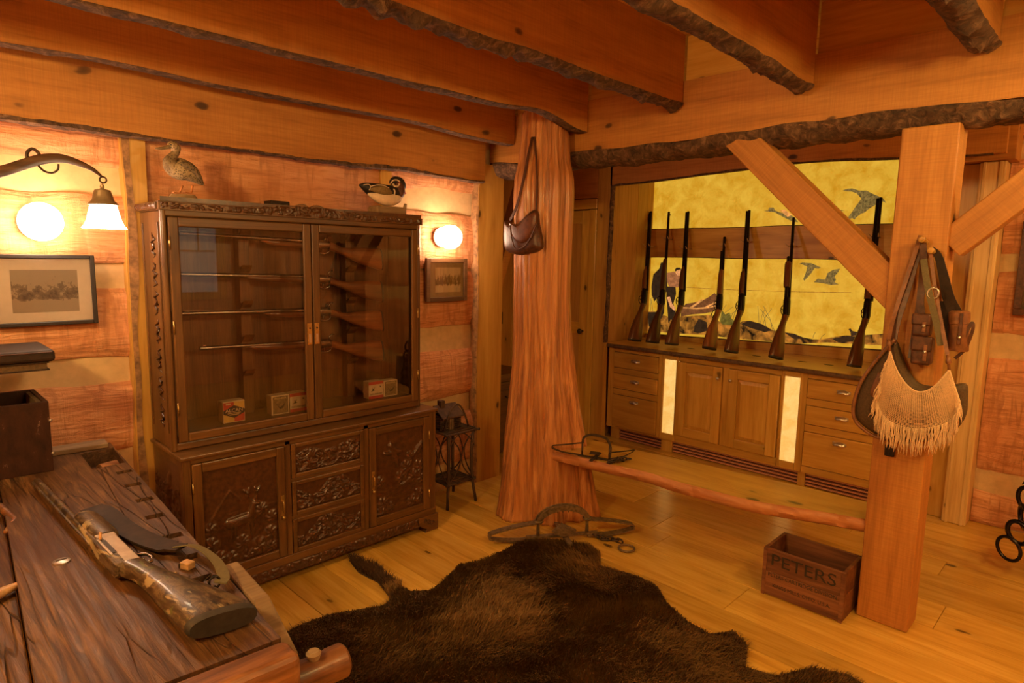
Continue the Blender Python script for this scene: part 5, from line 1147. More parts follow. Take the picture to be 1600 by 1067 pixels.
for y in (ty0, ty1):
    for x, xm in ((tx0+.01, tx0+.11), (tx1-.01, tx0+.115)): MB().tube(arc((x, y, zm_+.01), (x, y, zt_-.02), (.1 if x < 2.65 else -.1, 0, 0)), .0045, 7).build('bent_twig', mt['twig'], ts_, smooth=True)
    MB().tube(arc((tx0, y, zt_-.11), (tx1, y, zt_-.11), (0, 0, .1)), .0045, 7).build('bent_twig', mt['twig'], ts_, smooth=True)
for x in (tx0, tx1):
    for k in (0, 1): MB().tube(arc((x, (ty0 if k else ty1), zm_+.01), (x, (ty0 if k else ty1), zt_-.02), (0, .1 if k else -.1, 0)), .0045, 7).build('bent_twig', mt['twig'], ts_, smooth=True)
lc = thing('toy_log_cabin', 'miniature log cabin with bent-twig arch standing on the twig stand', 'model house', (2.63, 3.23, zt_+.011))
zc = zt_+.0125
for i in range(6):
    z = zc+.008+.0145*i
    for y in (3.165, 3.29): MB().tube([(2.55, y, z), (2.725, y, z)], .0075, 8).build('log', mt['twig'], lc, smooth=True)
    for x in (2.565, 2.71): MB().tube([(x, 3.15, z+.007), (x, 3.305, z+.007)], .0075, 8).build('log', mt['twig'], lc, smooth=True)
for s in (-1, 1):
    MB().prism([(3.2275, zc+.16), (3.2275+s*.1, zc+.09), (3.2275+s*.1, zc+.082), (3.2275, zc+.152)], lambda u, v, d: (d, u, v), 2.545, 2.73).build('roof_slope', mt['twig'], lc)
MB().box((2.585, 3.2, zc+.11), (2.62, 3.24, zc+.19)).build('chimney', mt['twig'], lc, bevel=.003)
dd_ = MB().box((2.615, 3.154, zc), (2.66, 3.1575, zc+.07)).build('cabin_door', mt['drift'], lc)
for x in (2.62, 2.637, 2.653): MB().box((x, 3.151, zc), (x+.004, 3.1538, zc+.07)).build('door_batten', mt['twig'], dd_)
MB().tube(arc((2.555, 3.13, zc+.005), (2.765, 3.13, zc+.005), (0, 0, .165), 15), .0065, 8).build('twig_arch', mt['twig'], lc, smooth=True)

# slab bench between trunk and post
bs = thing('slab_bench', 'low live-edged pine slab bench between trunk and post', 'bench', (3.2, 1.7, .40))
fr_ = [(2.905, 2.52), (2.935, 2.36), (2.951, 2.2), (2.985, 2.0), (3.005, 1.85), (2.995, 1.7), (3.008, 1.5), (3.03, 1.3), (3.075, 1.15), (3.125, 1.03), (3.165, .92), (3.2, .804)]
bk_ = [(3.47, .804), (3.455, 1.0), (3.44, 1.2), (3.407, 1.47), (3.37, 1.85), (3.325, 2.23), (3.29, 2.52)]
F_ = spline(fr_, 4); secs = []
o_ = [tuple(q) for q in F_] + [tuple(q) for q in spline(bk_, 4)]
MB().prism(o_, lambda u, v, d: (u, v, d), .402, .462).build('slab', mt['benchY'] if 'benchY' in mt else mt['cabY'], bs, bevel=.006)
secs = []
for i, q in enumerate(spline(fr_, 10)):
    r = .006*float(fbm(q[1]*9, 0, 0, 44, 3)); secs.append([(q[0]+.006, q[1], .4635), (q[0]-.008+r, q[1], .457), (q[0]-.014-r*1.5, q[1], .435), (q[0]-.010+r, q[1], .41), (q[0]+.006, q[1], .4005)])
MB().loft(secs).build('live_edge', mt['redwood'], bs, smooth=60)

# iron traps
def link(p, d, up, L_=.034, W=.018, r=.0042):
    d = Vector(d).normalized(); u = Vector(up); u = (u-d*u.dot(d)).normalized(); p = Vector(p)
    return MB().tube([p + d*((L_-W)/2*math.copysign(1, math.cos(a)) + W/2*math.cos(a)) + u*(W/2*math.sin(a)) for a in np.linspace(0, 2*PI, 17)[:-1]+.001], r, 7, closed=True)
def chain(parent, path, L_=.034, W=.018, r=.0042, mat=None):
    S = [Vector(q) for q in spline(path, 20)]; acc = 0; last = S[0]; k = 0
    for i in range(1, len(S)):
        acc += (S[i]-S[i-1]).length
        if acc >= (L_-2*r)*.92 or i == 1:
            d = S[min(i+1, len(S)-1)]-S[i-1]; up = (0, 0, 1) if k % 2 else d.cross(Vector((0, 0, 1)))
            if Vector(up).length < 1e-5: up = (1, 0, 0)
            link(S[i], d, up, L_, W, r).build('chain_link', mat or mt['iron'], parent, smooth=True); k += 1; acc = 0
def strip(parent, name, path, w, th, mat, up=(0, 0, 1)): return ribbon(path, w, th, mat, name, parent, up)
mt['trap'] = plain('rust_brown_iron', (.17,.11,.05), .55, .35, var=.5, scale=50, bump=.35)
A_, B_ = Vector((2.43, 2.575, 0)), Vector((3.215, 2.05, 0)); ax_ = (B_-A_).normalized(); nx_ = Vector((ax_.y, -ax_.x, 0)); ctr = Vector((2.775, 2.29, 0))   # nx_ points towards the camera
TP = lambda a, b, z: ctr + ax_*a + nx_*b + Vector((0, 0, z))
bt = thing('bear_trap', 'large rusty double-spring bear trap on the floor before the trunk', 'trap', ctr+Vector((0, 0, 0)))
ZT = .028
ribbon([TP(-.22, 0, ZT), TP(0, 0, ZT), TP(.22, 0, ZT)], .03, .012, mt['trap'], 'base_bar', bt)
ribbon([TP(0, .15, ZT+.014), TP(0, 0, ZT+.014), TP(0, -.14, ZT+.014)], .03, .012, mt['trap'], 'cross_bar', bt)
MB().box((-.014, -.012, -.006), (.014, .012, .012)).build('bar_end', mt['trap'], bt, local=True, bevel=.003).location = TP(0, .155, ZT+.01)-ctr
for s in (-1, 1):     # leaf springs: flat bar folded back on itself
    e = .44
    ribbon([TP(s*.15, 0, .018), TP(s*.3, .0, .016), TP(s*(e-.012), 0, .034), TP(s*e, 0, .05), TP(s*(e-.012), 0, .068), TP(s*.3, 0, .098), TP(s*.14, 0, .118)], lambda t: .046, .009, mt['trap'], 'spring', bt, side=nx_)
    MB().tube([TP(s*.15+.022*math.cos(a), .022*math.sin(a), .122) for a in np.linspace(0, 2*PI, 15)[:-1]], .008, 8, closed=True).build('spring_eye', mt['trap'], bt, smooth=True)
    MB().tube([TP(s*.15, 0, ZT-.005), TP(s*.15, 0, .1), TP(s*.15, 0, .125)], [.011, .009, .012], 10).build('jaw_post', mt['trap'], bt, smooth=True)
for b in (-.014, .014):   # jaws, closed, as an arch with teeth edge
    pth = [TP(-.15, b, .12), TP(-.135, b, .15), TP(-.08, b, .185), TP(0, b, .198), TP(.08, b, .185), TP(.135, b, .15), TP(.15, b, .12)]
    ribbon(pth, .032, .012, mt['trap'], 'jaw', bt, up=nx_)
for k in range(7):
    a = -.1+.0333*k; MB().tube([TP(a, .0, .178-.6*a*a), TP(a, .0, .166-.6*a*a)], [.007, .003], 6).build('jaw_tooth', mt['trap'], bt, smooth=True)
pan = [TP(-.075, .03, .07), TP(0, -.03, .09), TP(.075, .03, .07), TP(.04, .085, .06), TP(-.04, .085, .06)]
MB().add([tuple(q) for q in pan]+[tuple(q-Vector((0, 0, .006))) for q in pan], [(0, 1, 2, 3, 4), (9, 8, 7, 6, 5)]+[(i, 5+i, 5+(i+1) % 5, (i+1) % 5) for i in range(5)]).build('pan', mt['trap'], bt)
MB().tube([TP(0, .03, ZT), TP(0, .03, .07)], .007, 8).build('pan_post', mt['trap'], bt, smooth=True)
chain(bt, [TP(.2, .02, .02), TP(.24, .06, .012), TP(.29, .075, .012), TP(.33, .12, .012)], .042, .026, .0055)
rc_ = onz(979, 856, .012); MB().tube([(rc_.x+.045*math.cos(a), rc_.y+.045*math.sin(a), .010) for a in np.linspace(0, 2*PI, 25)[:-1]], .0065, 8, closed=True).build('chain_ring', mt['trap'], bt, smooth=True)
# smaller trap on the bench
st_ = thing('small_trap', 'smaller iron trap lying on the slab bench', 'trap', (3.05, 2.3, .462)); zb = .466
c0 = Vector((2.985, 2.225, zb)); a1 = Vector((.33, -.94, 0)).normalized(); n1 = Vector((-.94, -.33, 0))
SP = lambda a, b, z: c0 + a1*a + n1*b + Vector((0, 0, z))
ribbon([SP(-.11, 0, .004), SP(.11, 0, .004)][:1]+[SP(0, 0, .004), SP(.11, 0, .004)], .02, .007, mt['iron'], 'base_bar', st_)
ribbon([SP(0, -.09, .010), SP(0, 0, .010), SP(0, .09, .010)], .02, .006, mt['iron'], 'cross_bar', st_)
ribbon([SP(-.08, 0, .008), SP(-.2, .01, .012), SP(-.262, .02, .028), SP(-.272, .02, .038), SP(-.26, .02, .048), SP(-.18, .01, .064), SP(-.085, 0, .085)], .016, .005, mt['iron'], 'spring', st_, side=n1)
ribbon([SP(.08, 0, .008), SP(.15, -.09, .012), SP(.19, -.18, .03), SP(.15, -.1, .04), SP(.09, 0, .05)], .016, .005, mt['iron'], 'spring', st_, side=n1)
for s in (-1, 1): MB().tube([SP(s*.085, 0, .002), SP(s*.085, 0, .09)], .006, 8).build('jaw_post', mt['iron'], st_, smooth=True)
ribbon([SP(-.085, 0, .085), SP(-.075, 0, .12), SP(-.04, 0, .14), SP(.02, 0, .142), SP(.07, 0, .125), SP(.09, 0, .08), SP(.088, 0, .02)], .014, .007, mt['iron'], 'jaw', st_, up=n1)
MB().prism([(-.03, -.02), (.03, -.03), (.04, .025), (-.02, .03)], lambda u, v, d: tuple(SP(u-.01, v, d)), .03, .035).build('pan', mt['iron'], st_, bevel=.001)
chain(st_, [SP(.1, .03, .008), SP(.13, .05, .02), SP(.1, .07, .012), SP(.15, .04, .03), SP(.17, 0, .016), SP(.13, -.03, .01), SP(.19, -.06, .01)], .03, .018, .004)

# cartridge crate
mt['crate'] = wood('old_crate_wood', (.06,.018,.007), (.15,.052,.018), (.27,.11,.04), 'Y', fine=60, rough=.6, bump=.4, vary=.2)
cx0, cx1, cy0, cy1, ch = 3.04, 3.29, .825, 1.205, .245
ck = thing('ammunition_crate', 'old open wooden ammunition crate lettered PETERS beside the post', 'crate', (3.16, 1.0, 0))
for z0, z1 in ((.004, .125), (.127, ch)):
    MB().box((cx0, cy0, z0), (cx0+.013, cy1, z1)).build('side_board', mt['crate'], ck, bevel=.002)
    MB().box((cx1-.013, cy0, z0), (cx1, cy1, z1)).build('side_board', mt['crate'], ck, bevel=.002)
    for y in (cy0, cy1-.016): MB().box((cx0+.0135, y, z0), (cx1-.0135, y+.016, z1)).build('end_board', mt['crate'], ck, bevel=.002)
MB().box((cx0+.014, cy0+.017, .004), (cx1-.014, cy1-.017, .014)).build('bottom_board', mt['crate'], ck)
for y in (cy0, cy1-.018): MB().box((cx0-.003, y, 0), (cx0-.0002, y+.018, ch)).build('corner_strip', mt['crate'], ck, bevel=.001)
yc = (cy0+cy1)/2
text('PETERS', .085, mt['c_ink'], ck, FRONT_X((cx0-.001, yc, .19)), width=.30)
text('PETERS CARTRIDGE DIVISION', .028, mt['c_ink'], ck, FRONT_X((cx0-.001, yc, .112)), width=.32)
text('KINGS MILLS, OHIO, U.S.A.', .026, mt['c_ink'], ck, FRONT_X((cx0-.001, yc, .06)), width=.27)

# buffalo hide
rug_o = [(1.10,2.50),(1.25,2.52),(1.38,2.50),(1.49,2.45),(1.60,2.40),(1.655,2.43),(1.695,2.6),(1.68,2.76),(1.715,2.91),(1.74,2.90),(1.775,2.75),(1.755,2.55),(1.765,2.42),(1.84,2.355),(1.93,2.38),(2.11,2.46),(2.27,2.41),(2.46,2.42),(2.57,2.44),(2.68,2.36),(2.78,2.21),(2.83,2.12),(2.79,2.02),(2.67,1.93),(2.72,1.72),(2.70,1.59),(2.60,1.48),(2.53,1.33),(2.51,1.21),(2.61,1.14),(2.55,1.05),(2.40,.99),(2.44,.88),(2.60,.80),(2.66,.68),(2.62,.56),(2.45,.5),(2.25,.62),(2.0,.60),(1.75,.5),(1.5,.62),(1.3,.8),(1.22,1.1),(1.1,1.4),(1.0,1.8),(.92,2.1),(.98,2.38)]
Ro = np.array(rug_o)
def inside(x, y):
    r = np.zeros(x.shape, bool); n = len(Ro); j = n-1
    for i in range(n):
        xi, yi = Ro[i]; xj, yj = Ro[j]
        c = ((yi > y) != (yj > y)) & (x < (xj-xi)*(y-yi)/(yj-yi+1e-12)+xi); r ^= c; j = i
    return r
def edge_d(x, y):
    d = np.full(x.shape, 9.); n = len(Ro)
    for i in range(n):
        a, b = Ro[i], Ro[(i+1) % n]; ab = b-a; t = np.clip(((x-a[0])*ab[0]+(y-a[1])*ab[1])/(ab@ab), 0, 1); d = np.minimum(d, np.hypot(x-a[0]-t*ab[0], y-a[1]-t*ab[1]))
    return d
def rug_h(x, y): return .008 + .012*np.clip(edge_d(x, y)/.2, 0, 1)*(1+.8*fbm(x*2.4, y*2.4, 0, 3, 2)) + .02*np.exp(-((x*.62+y*.78-2.62)/.05)**2)*np.clip(edge_d(x, y)/.3, 0, 1)*(.5+.5*vn(x*3, y*3, 0, 5))
rg = thing('buffalo_hide', 'shaggy dark brown buffalo hide rug with its tail on the floor', 'rug', (1.8, 1.5, 0))
bm2 = bmesh.new(); vs_ = [bm2.verts.new((*q, .006)) for q in rug_o]; fc = bm2.faces.new(vs_); ex = bmesh.ops.extrude_face_region(bm2, geom=[fc])
for v in ex['geom']:
    if isinstance(v, bmesh.types.BMVert): v.co.z -= .005
bmesh.ops.triangulate(bm2, faces=bm2.faces); me = bpy.data.meshes.new('hide'); bmesh.ops.recalc_face_normals(bm2, faces=bm2.faces); bm2.to_mesh(me); bm2.free()
ho = bpy.data.objects.new('hide', me); C.objects.link(ho); ho.parent = rg; me.transform(wm(rg).inverted()); me.materials.append(mt['hide'])
N = 150000
xs = rng.uniform(.9, 2.85, N); ys = rng.uniform(.48, 2.93, N); ok = inside(xs, ys); xs, ys = xs[ok], ys[ok]
ed = edge_d(xs, ys); zs_ = rug_h(xs, ys)-.004
flow = 2.1*fbm(xs*1.5, ys*1.5, 0, 12, 2) + 4.1 + rng.normal(0, .45, xs.size)
cl = fbm(xs*16, ys*16, 0, 21, 2)
tail = (ys > 2.47) & (xs < 1.80) & (xs > 1.6)
flow = np.where(tail, PI/2 + rng.normal(0, .6, xs.size), flow)
Lh = (.036 + .024*np.clip(ed/.25, 0, 1))*(1+.35*cl)*rng.uniform(.6, 1.25, xs.size); Lh = np.where(tail, .06, Lh)
lean = .55 + .25*fbm(xs*4, ys*4, 0, 31, 2)
dx, dy = np.cos(flow), np.sin(flow); wx, wy = -dy, dx
wdt = rng.uniform(.0011, .0022, xs.size)
curl = rng.normal(0, .35, xs.size)
V0 = np.stack([xs-wx*wdt, ys-wy*wdt, zs_], 1); V1 = np.stack([xs+wx*wdt, ys+wy*wdt, zs_], 1)
mx_, my_ = xs+dx*Lh*lean*.45, ys+dy*Lh*lean*.45; mz_ = zs_+Lh*.5*np.sqrt(1-.4*np.clip(lean, 0, 1))
V2 = np.stack([mx_+wx*wdt*.8, my_+wy*wdt*.8, mz_], 1); V3 = np.stack([mx_-wx*wdt*.8, my_-wy*wdt*.8, mz_], 1)
V4 = np.stack([xs+(dx+wx*curl)*Lh*lean, ys+(dy+wy*curl)*Lh*lean, zs_+Lh*.72*np.sqrt(np.clip(1-lean**2*.8, .05, 1))], 1)
ALL = np.stack([V0, V1, V2, V3, V4], 1)
def fur_mesh(mask, name, mat):
    n_ = int(mask.sum()); VV = ALL[mask].reshape(-1, 3) - np.array([1.8, 1.5, 0])
    me = bpy.data.meshes.new(name); me.vertices.add(n_*5); me.vertices.foreach_set('co', VV.ravel()); base = np.arange(n_)*5
    me.loops.add(n_*7); me.loops.foreach_set('vertex_index', np.stack([base, base+1, base+2, base+3, base+3, base+2, base+4], 1).ravel())
    me.polygons.add(n_*2); me.polygons.foreach_set('loop_start', np.stack([np.arange(n_)*7, np.arange(n_)*7+4], 1).ravel())
    me.update(calc_edges=True); me.validate(); me.polygons.foreach_set('use_smooth', [True]*len(me.polygons))
    o = bpy.data.objects.new(name, me); C.objects.link(o); o.parent = rg; me.materials.append(mat); o['kind'] = 'stuff'; return o
tip = tail & (ys > 2.50)
fur_mesh(~tip, 'fur', mt['fur']); fur_mesh(tip, 'tail_hair', mt['fur_tail'])

# ============================================================ HANGING BAGS
def pillow(outline, plane, d0, d1, prof, mat, name, parent):       # outline in photo pixels on the plane x, puffed between x=d0 (front) and d1
    P = [onx(a, b, plane) for a, b in outline]; S = spline([(p.y, p.z) for p in P]+[(P[0].y, P[0].z)], 5)[:-1]
    c = S.mean(0); secs = [[(d0+(d1-d0)*t, c[0]+(q[0]-c[0])*k, c[1]+(q[1]-c[1])*k) for q in S] for t, k in prof]
    return MB().loft(secs).build(name, mat, parent, smooth=50)
PUFF = ((0, .3), (.03, .72), (.15, .9), (.4, 1), (.7, 1), (.95, .93), (1, .8))
# canvas game bag on the post
gb = thing('game_bag', 'olive canvas and leather game bag hanging behind the crocheted bag', 'bag', (3.1, .66, .95))
pillow([(1398, 532), (1372, 562), (1350, 592), (1338, 625), (1337, 648), (1348, 664), (1375, 680), (1430, 690), (1480, 680), (1506, 655), (1511, 620), (1507, 600), (1480, 604), (1435, 600), (1412, 570)], 3.11, 3.065, 3.165, PUFF, mt['canvas'], 'bag_body', gb)
S = [onx(a, b, 3.085) for a, b in ((1398, 530), (1370, 562), (1347, 594), (1335, 626), (1334, 650), (1345, 667), (1374, 684), (1430, 693))]; MB().tube([Vector(q) for q in spline([tuple(p) for p in S], 6)], .008, 8).build('leather_piping', mt['leather2'], gb, smooth=True)
pillow([(1372, 582), (1364, 600), (1360, 616), (1370, 620), (1382, 604), (1388, 584)], 3.07, 3.058, 3.075, PUFF, mt['leather2'], 'leather_patch', gb)
Q = lambda *L: [tuple(onx(a, b, x)) for a, b, x in L]
ribbon(Q((1394, 538, 3.1), (1402, 500, 3.12), (1418, 450, 3.14), (1432, 400, 3.145), (1441, 372, 3.135)), .03, .005, mt['leather'], 'shoulder_strap', gb, (1, 0, 0))
ribbon(Q((1441, 372, 3.13), (1444, 420, 3.14), (1436, 480, 3.15), (1428, 530, 3.15), (1424, 560, 3.14)), .026, .005, mt['leather'], 'shoulder_strap', gb, (1, 0, 0))
MB().box((-.006, -.02, -.026), (.006, .02, .026)).build('foot_block', mt['black'], gb, local=True, bevel=.004).location = onx(1390, 704, 3.155)-gb.location
# crocheted bag
cg_ = thing('crocheted_bag', 'cream crocheted bag with long fringe hanging on the post', 'bag', (3.04, .65, .9))
def curve(L): S = spline(L, 12); return lambda u: S[int(round(u*(len(S)-1)))]
T_ = curve([(1391, 549), (1396, 566), (1405, 586), (1418, 603), (1432, 612), (1448, 611), (1462, 602), (1473, 590), (1483, 578)]); B_c = curve([(1370, 625), (1378, 645), (1391, 658), (1410, 666), (1432, 669), (1456, 667), (1478, 660), (1492, 648), (1500, 630)])
NU, NV = 44, 30
def cb_pt(u, v, off=0):
    a, b = T_(u), B_c(u); vv = v; px, py = a[0]+(b[0]-a[0])*vv, a[1]+(b[1]-a[1])*vv
    bul = math.sin(PI*min(1, v*1.1))*math.sin(PI*u)**.5
    return onx(px, py, 3.045 - .032*bul - .008*math.sin(u*17+v*4)*v*(1-.3*v) + off)
for nm_, off in (('net_front', 0), ('net_back', .012)):
    o = MB().grid([[tuple(cb_pt(i/NU, j/NV, off)) for j in range(NV+1)] for i in range(NU+1)]).build(nm_, mt['yarn'], cg_)
    bm3 = bmesh.new(); bm3.from_mesh(o.data)      # open up the rows of lacework
    bm3.to_mesh(o.data); bm3.free()
    wf_ = o.modifiers.new('net', 'WIREFRAME'); wf_.thickness = .0042 if off == 0 else .005; wf_.use_even_offset = False; wf_.use_replace = True
for nm_, crv in (('top_cord', [tuple(cb_pt(u, 0)) for u in np.linspace(0, 1, 30)]), ('side_cord', [tuple(cb_pt(0, v)) for v in np.linspace(0, 1, 16)]), ('side_cord', [tuple(cb_pt(1, v)) for v in np.linspace(0, 1, 16)])): MB().tube(crv, .004, 7).build(nm_, mt['yarn'], cg_, smooth=True)
fm = MB(); R_ = random.Random(3)
def strand(p, L_, sx):
    q = [Vector(p)]; 
    for k in range(1, 6): q.append(Vector((p[0]-.004*k/5+R_.uniform(-.003, .003), p[1]+sx*L_*k/5+R_.uniform(-.004, .004), p[2]-L_*k/5)))
    fm.tube(q, [.0026, .0026, .0024, .0024, .002, .001], 5)
for i in range(120):
    u = i/119; p = cb_pt(u, 1, R_.uniform(-.006, .006)); strand(p, R_.uniform(.085, .125), R_.uniform(-.05, .05))
for side in (0, 1):
    for i in range(50):
        v = .15+.85*i/49; p = cb_pt(side, v); strand(p, R_.uniform(.06, .1), (.35 if side == 0 else -.25)*R_.uniform(.2, 1))
fo2 = fm.build('fringe', mt['yarn'], cg_, smooth=True); fo2['kind'] = 'stuff'
for a, b in (((1391, 549), (1388, 530)), ((1483, 578), (1481, 555))):
    p, q = onx(*a, 3.045), onx(*b, 3.06); MB().tube([p, p.lerp(q, .4), p.lerp(q, .5), q], [.006, .005, .011, .006], 8).build('cord_knot', mt['leather2'], cg_, smooth=True)
ribbon(Q((1388, 532, 3.06), (1398, 490, 3.11), (1415, 440, 3.13), (1430, 395, 3.132), (1438, 368, 3.12)), .016, .004, mt['leather2'], 'carrying_strap', cg_, (1, 0, 0))
ribbon(Q((1481, 556, 3.06), (1470, 500, 3.09), (1461, 450, 3.11), (1456, 410, 3.12), (1452, 388, 3.115)), .014, .004, mt['leather2'], 'carrying_strap', cg_, (1, 0, 0))
# leather cartridge pouches
lp = thing('cartridge_pouch', 'double brown leather cartridge pouch hanging on the post', 'pouch', (3.12, .65, 1.2))
for (x0, y0, x1, y1), nm_ in (((1424, 492, 1456, 524), 'pouch'), ((1422, 528, 1458, 568), 'pouch')):
    a, b = onx(x0, y1, 3.10), onx(x1, y0, 3.10); o = MB().box((3.085, b.y, a.z), (3.15, a.y, b.z)).build(nm_, mt['leather'], lp, bevel=.012, seg=3)
    MB().box((3.078, b.y-.002, (a.z+b.z)/2), (3.1, a.y+.002, b.z+.004)).build('flap', mt['leather'], o, bevel=.008, seg=2); MB().box((3.074, b.y+.012, a.z+.02), (3.079, b.y+.026, b.z-.03)).build('tab', mt['leather2'], o, bevel=.002)
    MB().sphere((3.072, b.y+.019, (a.z+b.z)/2), .007, 12, 8).build('stud', mt['silver'], o, smooth=True)
ribbon(Q((1443, 405, 3.1), (1450, 450, 3.09), (1462, 500, 3.085), (1470, 540, 3.08)), .024, .004, mt['olive'], 'belt', lp, (1, 0, 0))
ribbon(Q((1443, 405, 3.1), (1441, 440, 3.12), (1438, 470, 3.12), (1440, 495, 3.12)), .028, .004, mt['leather'], 'belt', lp, (1, 0, 0))
c = onx(1458, 458, 3.09); MB().tube([(c.x, c.y+.02*math.cos(a), c.z+.022*math.sin(a)) for a in np.linspace(0, 2*PI, 17)[:-1]], .004, 8, closed=True).build('buckle', mt['silver'], lp, smooth=True)
# round leather case
rc2 = thing('leather_case', 'cylindrical brown leather case hanging at the right side of the post', 'case', onx(1498, 560, 3.2))
a, b = onx(1497, 548, 3.17), onx(1499, 488, 3.17)
MB().tube([a, a+Vector((0, 0, .004)), a.lerp(b, .7), a.lerp(b, .71), b, b+Vector((0, 0, .008))], [.034, .037, .037, .039, .039, .03], 22).build('cylinder', mt['leather2'], rc2, smooth=35)
MB().box((3.125, a.y-.012, a.z+.03), (3.135, a.y+.0, b.z+.0)).build('closing_strap', mt['leather'], rc2, bevel=.002); MB().sphere((3.124, a.y-.006, a.z+.06), .007, 10, 8).build('stud', mt['silver'], rc2, smooth=True)
ribbon(Q((1505, 530, 3.15), (1518, 505, 3.15), (1520, 515, 3.15), (1508, 545, 3.16), (1492, 560, 3.16)), .012, .004, mt['leather'], 'hanging_strap', rc2, (1, 0, 0))
ribbon(Q((1493, 490, 3.16), (1482, 465, 3.15), (1474, 430, 3.14), (1466, 400, 3.135), (1455, 388, 3.13)), lambda t: .05-.03*t, .006, mt['black'], 'shoulder_strap', rc2, (1, 0, 0))
ribbon(Q((1480, 470, 3.155), (1482, 510, 3.16), (1486, 540, 3.165)), .05, .008, mt['black'], 'back_strap', rc2, (1, 0, 0))
# pegs on the post
for k, (px, py) in enumerate(((1441, 374), (1455, 391))):
    p = onx(px, py, 3.11); MB().tube([(3.171, p.y, p.z-.012), (3.13, p.y, p.z-.004), (3.098, p.y, p.z), (3.095, p.y, p.z)], [.013, .013, .013, .009], 14).build('peg', mt['pineZ'], po, smooth=40)

# purse on the tree trunk
pu = thing('leather_purse', 'dark brown leather purse hanging by its strap on the tree trunk', 'bag', onx(818, 398, 2.85))
pillow([(792, 345), (812, 350), (838, 328), (843, 352), (848, 378), (846, 390), (822, 398), (803, 396), (793, 388), (791, 365)], 2.86, 2.81, 2.885, PUFF, mt['leather'], 'bag_body', pu)
pillow([(797, 348), (812, 352), (836, 332), (838, 352), (830, 372), (817, 380), (805, 374), (799, 362)], 2.82, 2.797, 2.83, PUFF, mt['leather3'], 'flap', pu)
S = [tuple(onx(a, b, 2.80)) for a, b in ((797, 352), (799, 370), (805, 388), (818, 386), (830, 370), (838, 350))]; MB().tube([Vector(q) for q in spline(S, 6)], .0045, 7).build('edge_piping', mt['leather'], pu, smooth=True)
ribbon(Q((832, 214, 2.875), (826, 240, 2.85), (818, 280, 2.84), (808, 320, 2.84), (797, 345, 2.845)), .018, .005, mt['leather'], 'strap', pu, (1, 0, 0))
ribbon(Q((835, 214, 2.875), (838, 250, 2.86), (839, 290, 2.855), (838, 328, 2.85)), .012, .005, mt['leather'], 'strap', pu, (1, 0, 0))

# ============================================================ PASSAGE AND RIGHT EDGE
ch_ = thing('dark_chest', 'dark wooden chest in the passage behind the trunk', 'chest', (3.78, 3.9, 0))
MB().box((3.5, 3.7, .02), (3.98, 4.1, .62)).build('body', mt['darkX'], ch_, bevel=.006); MB().box((3.49, 3.69, .622), (3.99, 4.11, .69)).build('lid', mt['darkX'], ch_, bevel=.012)
for x in (3.52, 3.92): MB().box((x, 3.71, 0), (x+.05, 4.09, .019)).build('foot', mt['darkX'], ch_)
MB().tube([(3.74, 3.697, .5), (3.74, 3.68, .49), (3.68, 3.68, .49), (3.68, 3.697, .5)], .006, 8).build('handle', mt['iron'], ch_, smooth=True)
a, b = ony(778, 425, 3.57), ony(802, 335, 3.57); d = (b-a).normalized()
pb = thing('passage_brace', 'diagonal brace glimpsed left of the trunk in the passage', 'brace', (a+b)/2)
MB().bar(a-d*.75, b+d*.3, .07, .11, up=(0, 1, 0)).build('timber', mt['joistX'], pb, bevel=.004)
s_ = ony(781.5, 497, 4.49); sw = thing('light_switch', 'small dark light switch plate in the passage', 'switch', (s_.x, 4.494, s_.z))
MB().box((s_.x-.035, 4.488, s_.z-.06), (s_.x+.035, 4.4945, s_.z+.06)).build('plate', mt['black'], sw, bevel=.003); MB().box((s_.x-.006, 4.478, s_.z-.012), (s_.x+.006, 4.4878, s_.z+.012)).build('toggle', mt['iron'], sw, bevel=.002)
rf = thing('wall_hanging', 'dark leather-edged frame hung on the log wall at the right edge', 'frame', (4.915, .3, 1.36))
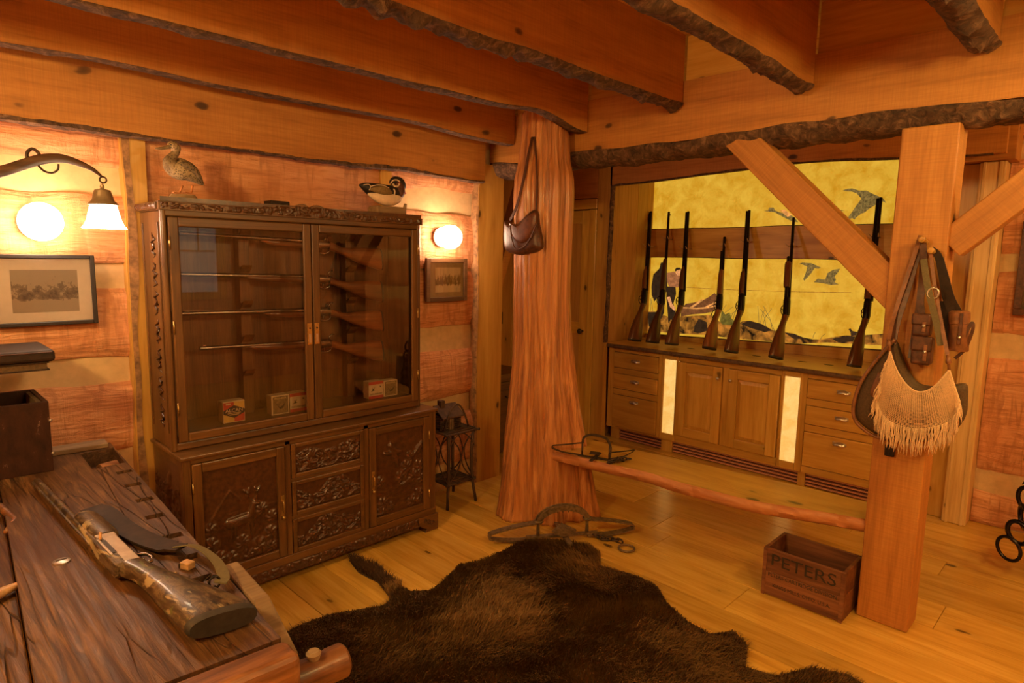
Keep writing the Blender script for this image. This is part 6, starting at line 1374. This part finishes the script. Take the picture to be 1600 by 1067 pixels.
for p, q in (((.15, 1.36), (.545, 1.40)), ((.15, 1.885), (.545, 1.925)), ((.505, 1.401), (.545, 1.884)), ((.15, 1.401), (.19, 1.884))): MB().box((4.885, p[0], p[1]), (4.915, q[0], q[1])).build('frame_bar', mt['leather'], rf, bevel=.004)
MB().box((4.9, .19, 1.4), (4.912, .505, 1.885)).build('backing', mt['canvas'], rf)
su = thing('log_stump', 'short log stump standing just outside the picture at the right', 'stump', (4.3, .12, 0))
MB().lathe([(.13, 0), (.135, .02), (.125, .2), (.12, .5), (.115, .52)], (4.3, .12, 0), 28).build('trunk', mt['bark'], su, smooth=40); MB().lathe([(.001, .5205), (.113, .5205), (.112, .527), (.001, .527)], (4.3, .12, 0), 28).build('cut_top', mt['pineZ'], su)
hc = thing('hanging_chain', 'heavy black iron chain of large rings hanging at the right edge', 'chain', onx(1590, 860, 4.15))
def big_link(px, py, x, w, h, tilt, r=.009):
    c = onx(px, py, x); u = Vector((.35, .94, 0)).normalized() if not tilt else Vector((.9, .4, 0)).normalized(); v = Vector((0, .12, 1)).normalized()
    MB().tube([c + u*(w*math.cos(a)) + v*(h*math.sin(a)) for a in np.linspace(0, 2*PI, 25)[:-1]], r, 8, closed=True).build('iron_ring', mt['blued'], hc, smooth=True)
big_link(1576, 857, 4.12, .055, .062, 0); big_link(1591, 832, 4.13, .05, .058, 0, .012); big_link(1600, 808, 4.15, .05, .06, 1, .012); big_link(1606, 780, 4.17, .045, .062, 0, .011); big_link(1612, 752, 4.18, .045, .062, 1, .011); big_link(1619, 722, 4.2, .045, .062, 0, .011)
c = onx(1619, 716, 4.2); MB().tube([(4.27, .16, .535), (4.22, .22, .54), (c.x, c.y+.01, .53), (c.x, c.y, c.z+.03)], .01, 8).build('iron_hook', mt['blued'], hc, smooth=True)
MB().tube([(1, 1, 1), (1, 1, 1.01)], .001, 4)
p, q = onx(1597, 757, 4.16), onx(1612, 748, 4.17); MB().tube([p, p.lerp(q, .5)+Vector((0, 0, .01)), q], [.002, .008, .01], 8).build('spike', mt['blued'], hc, smooth=True)
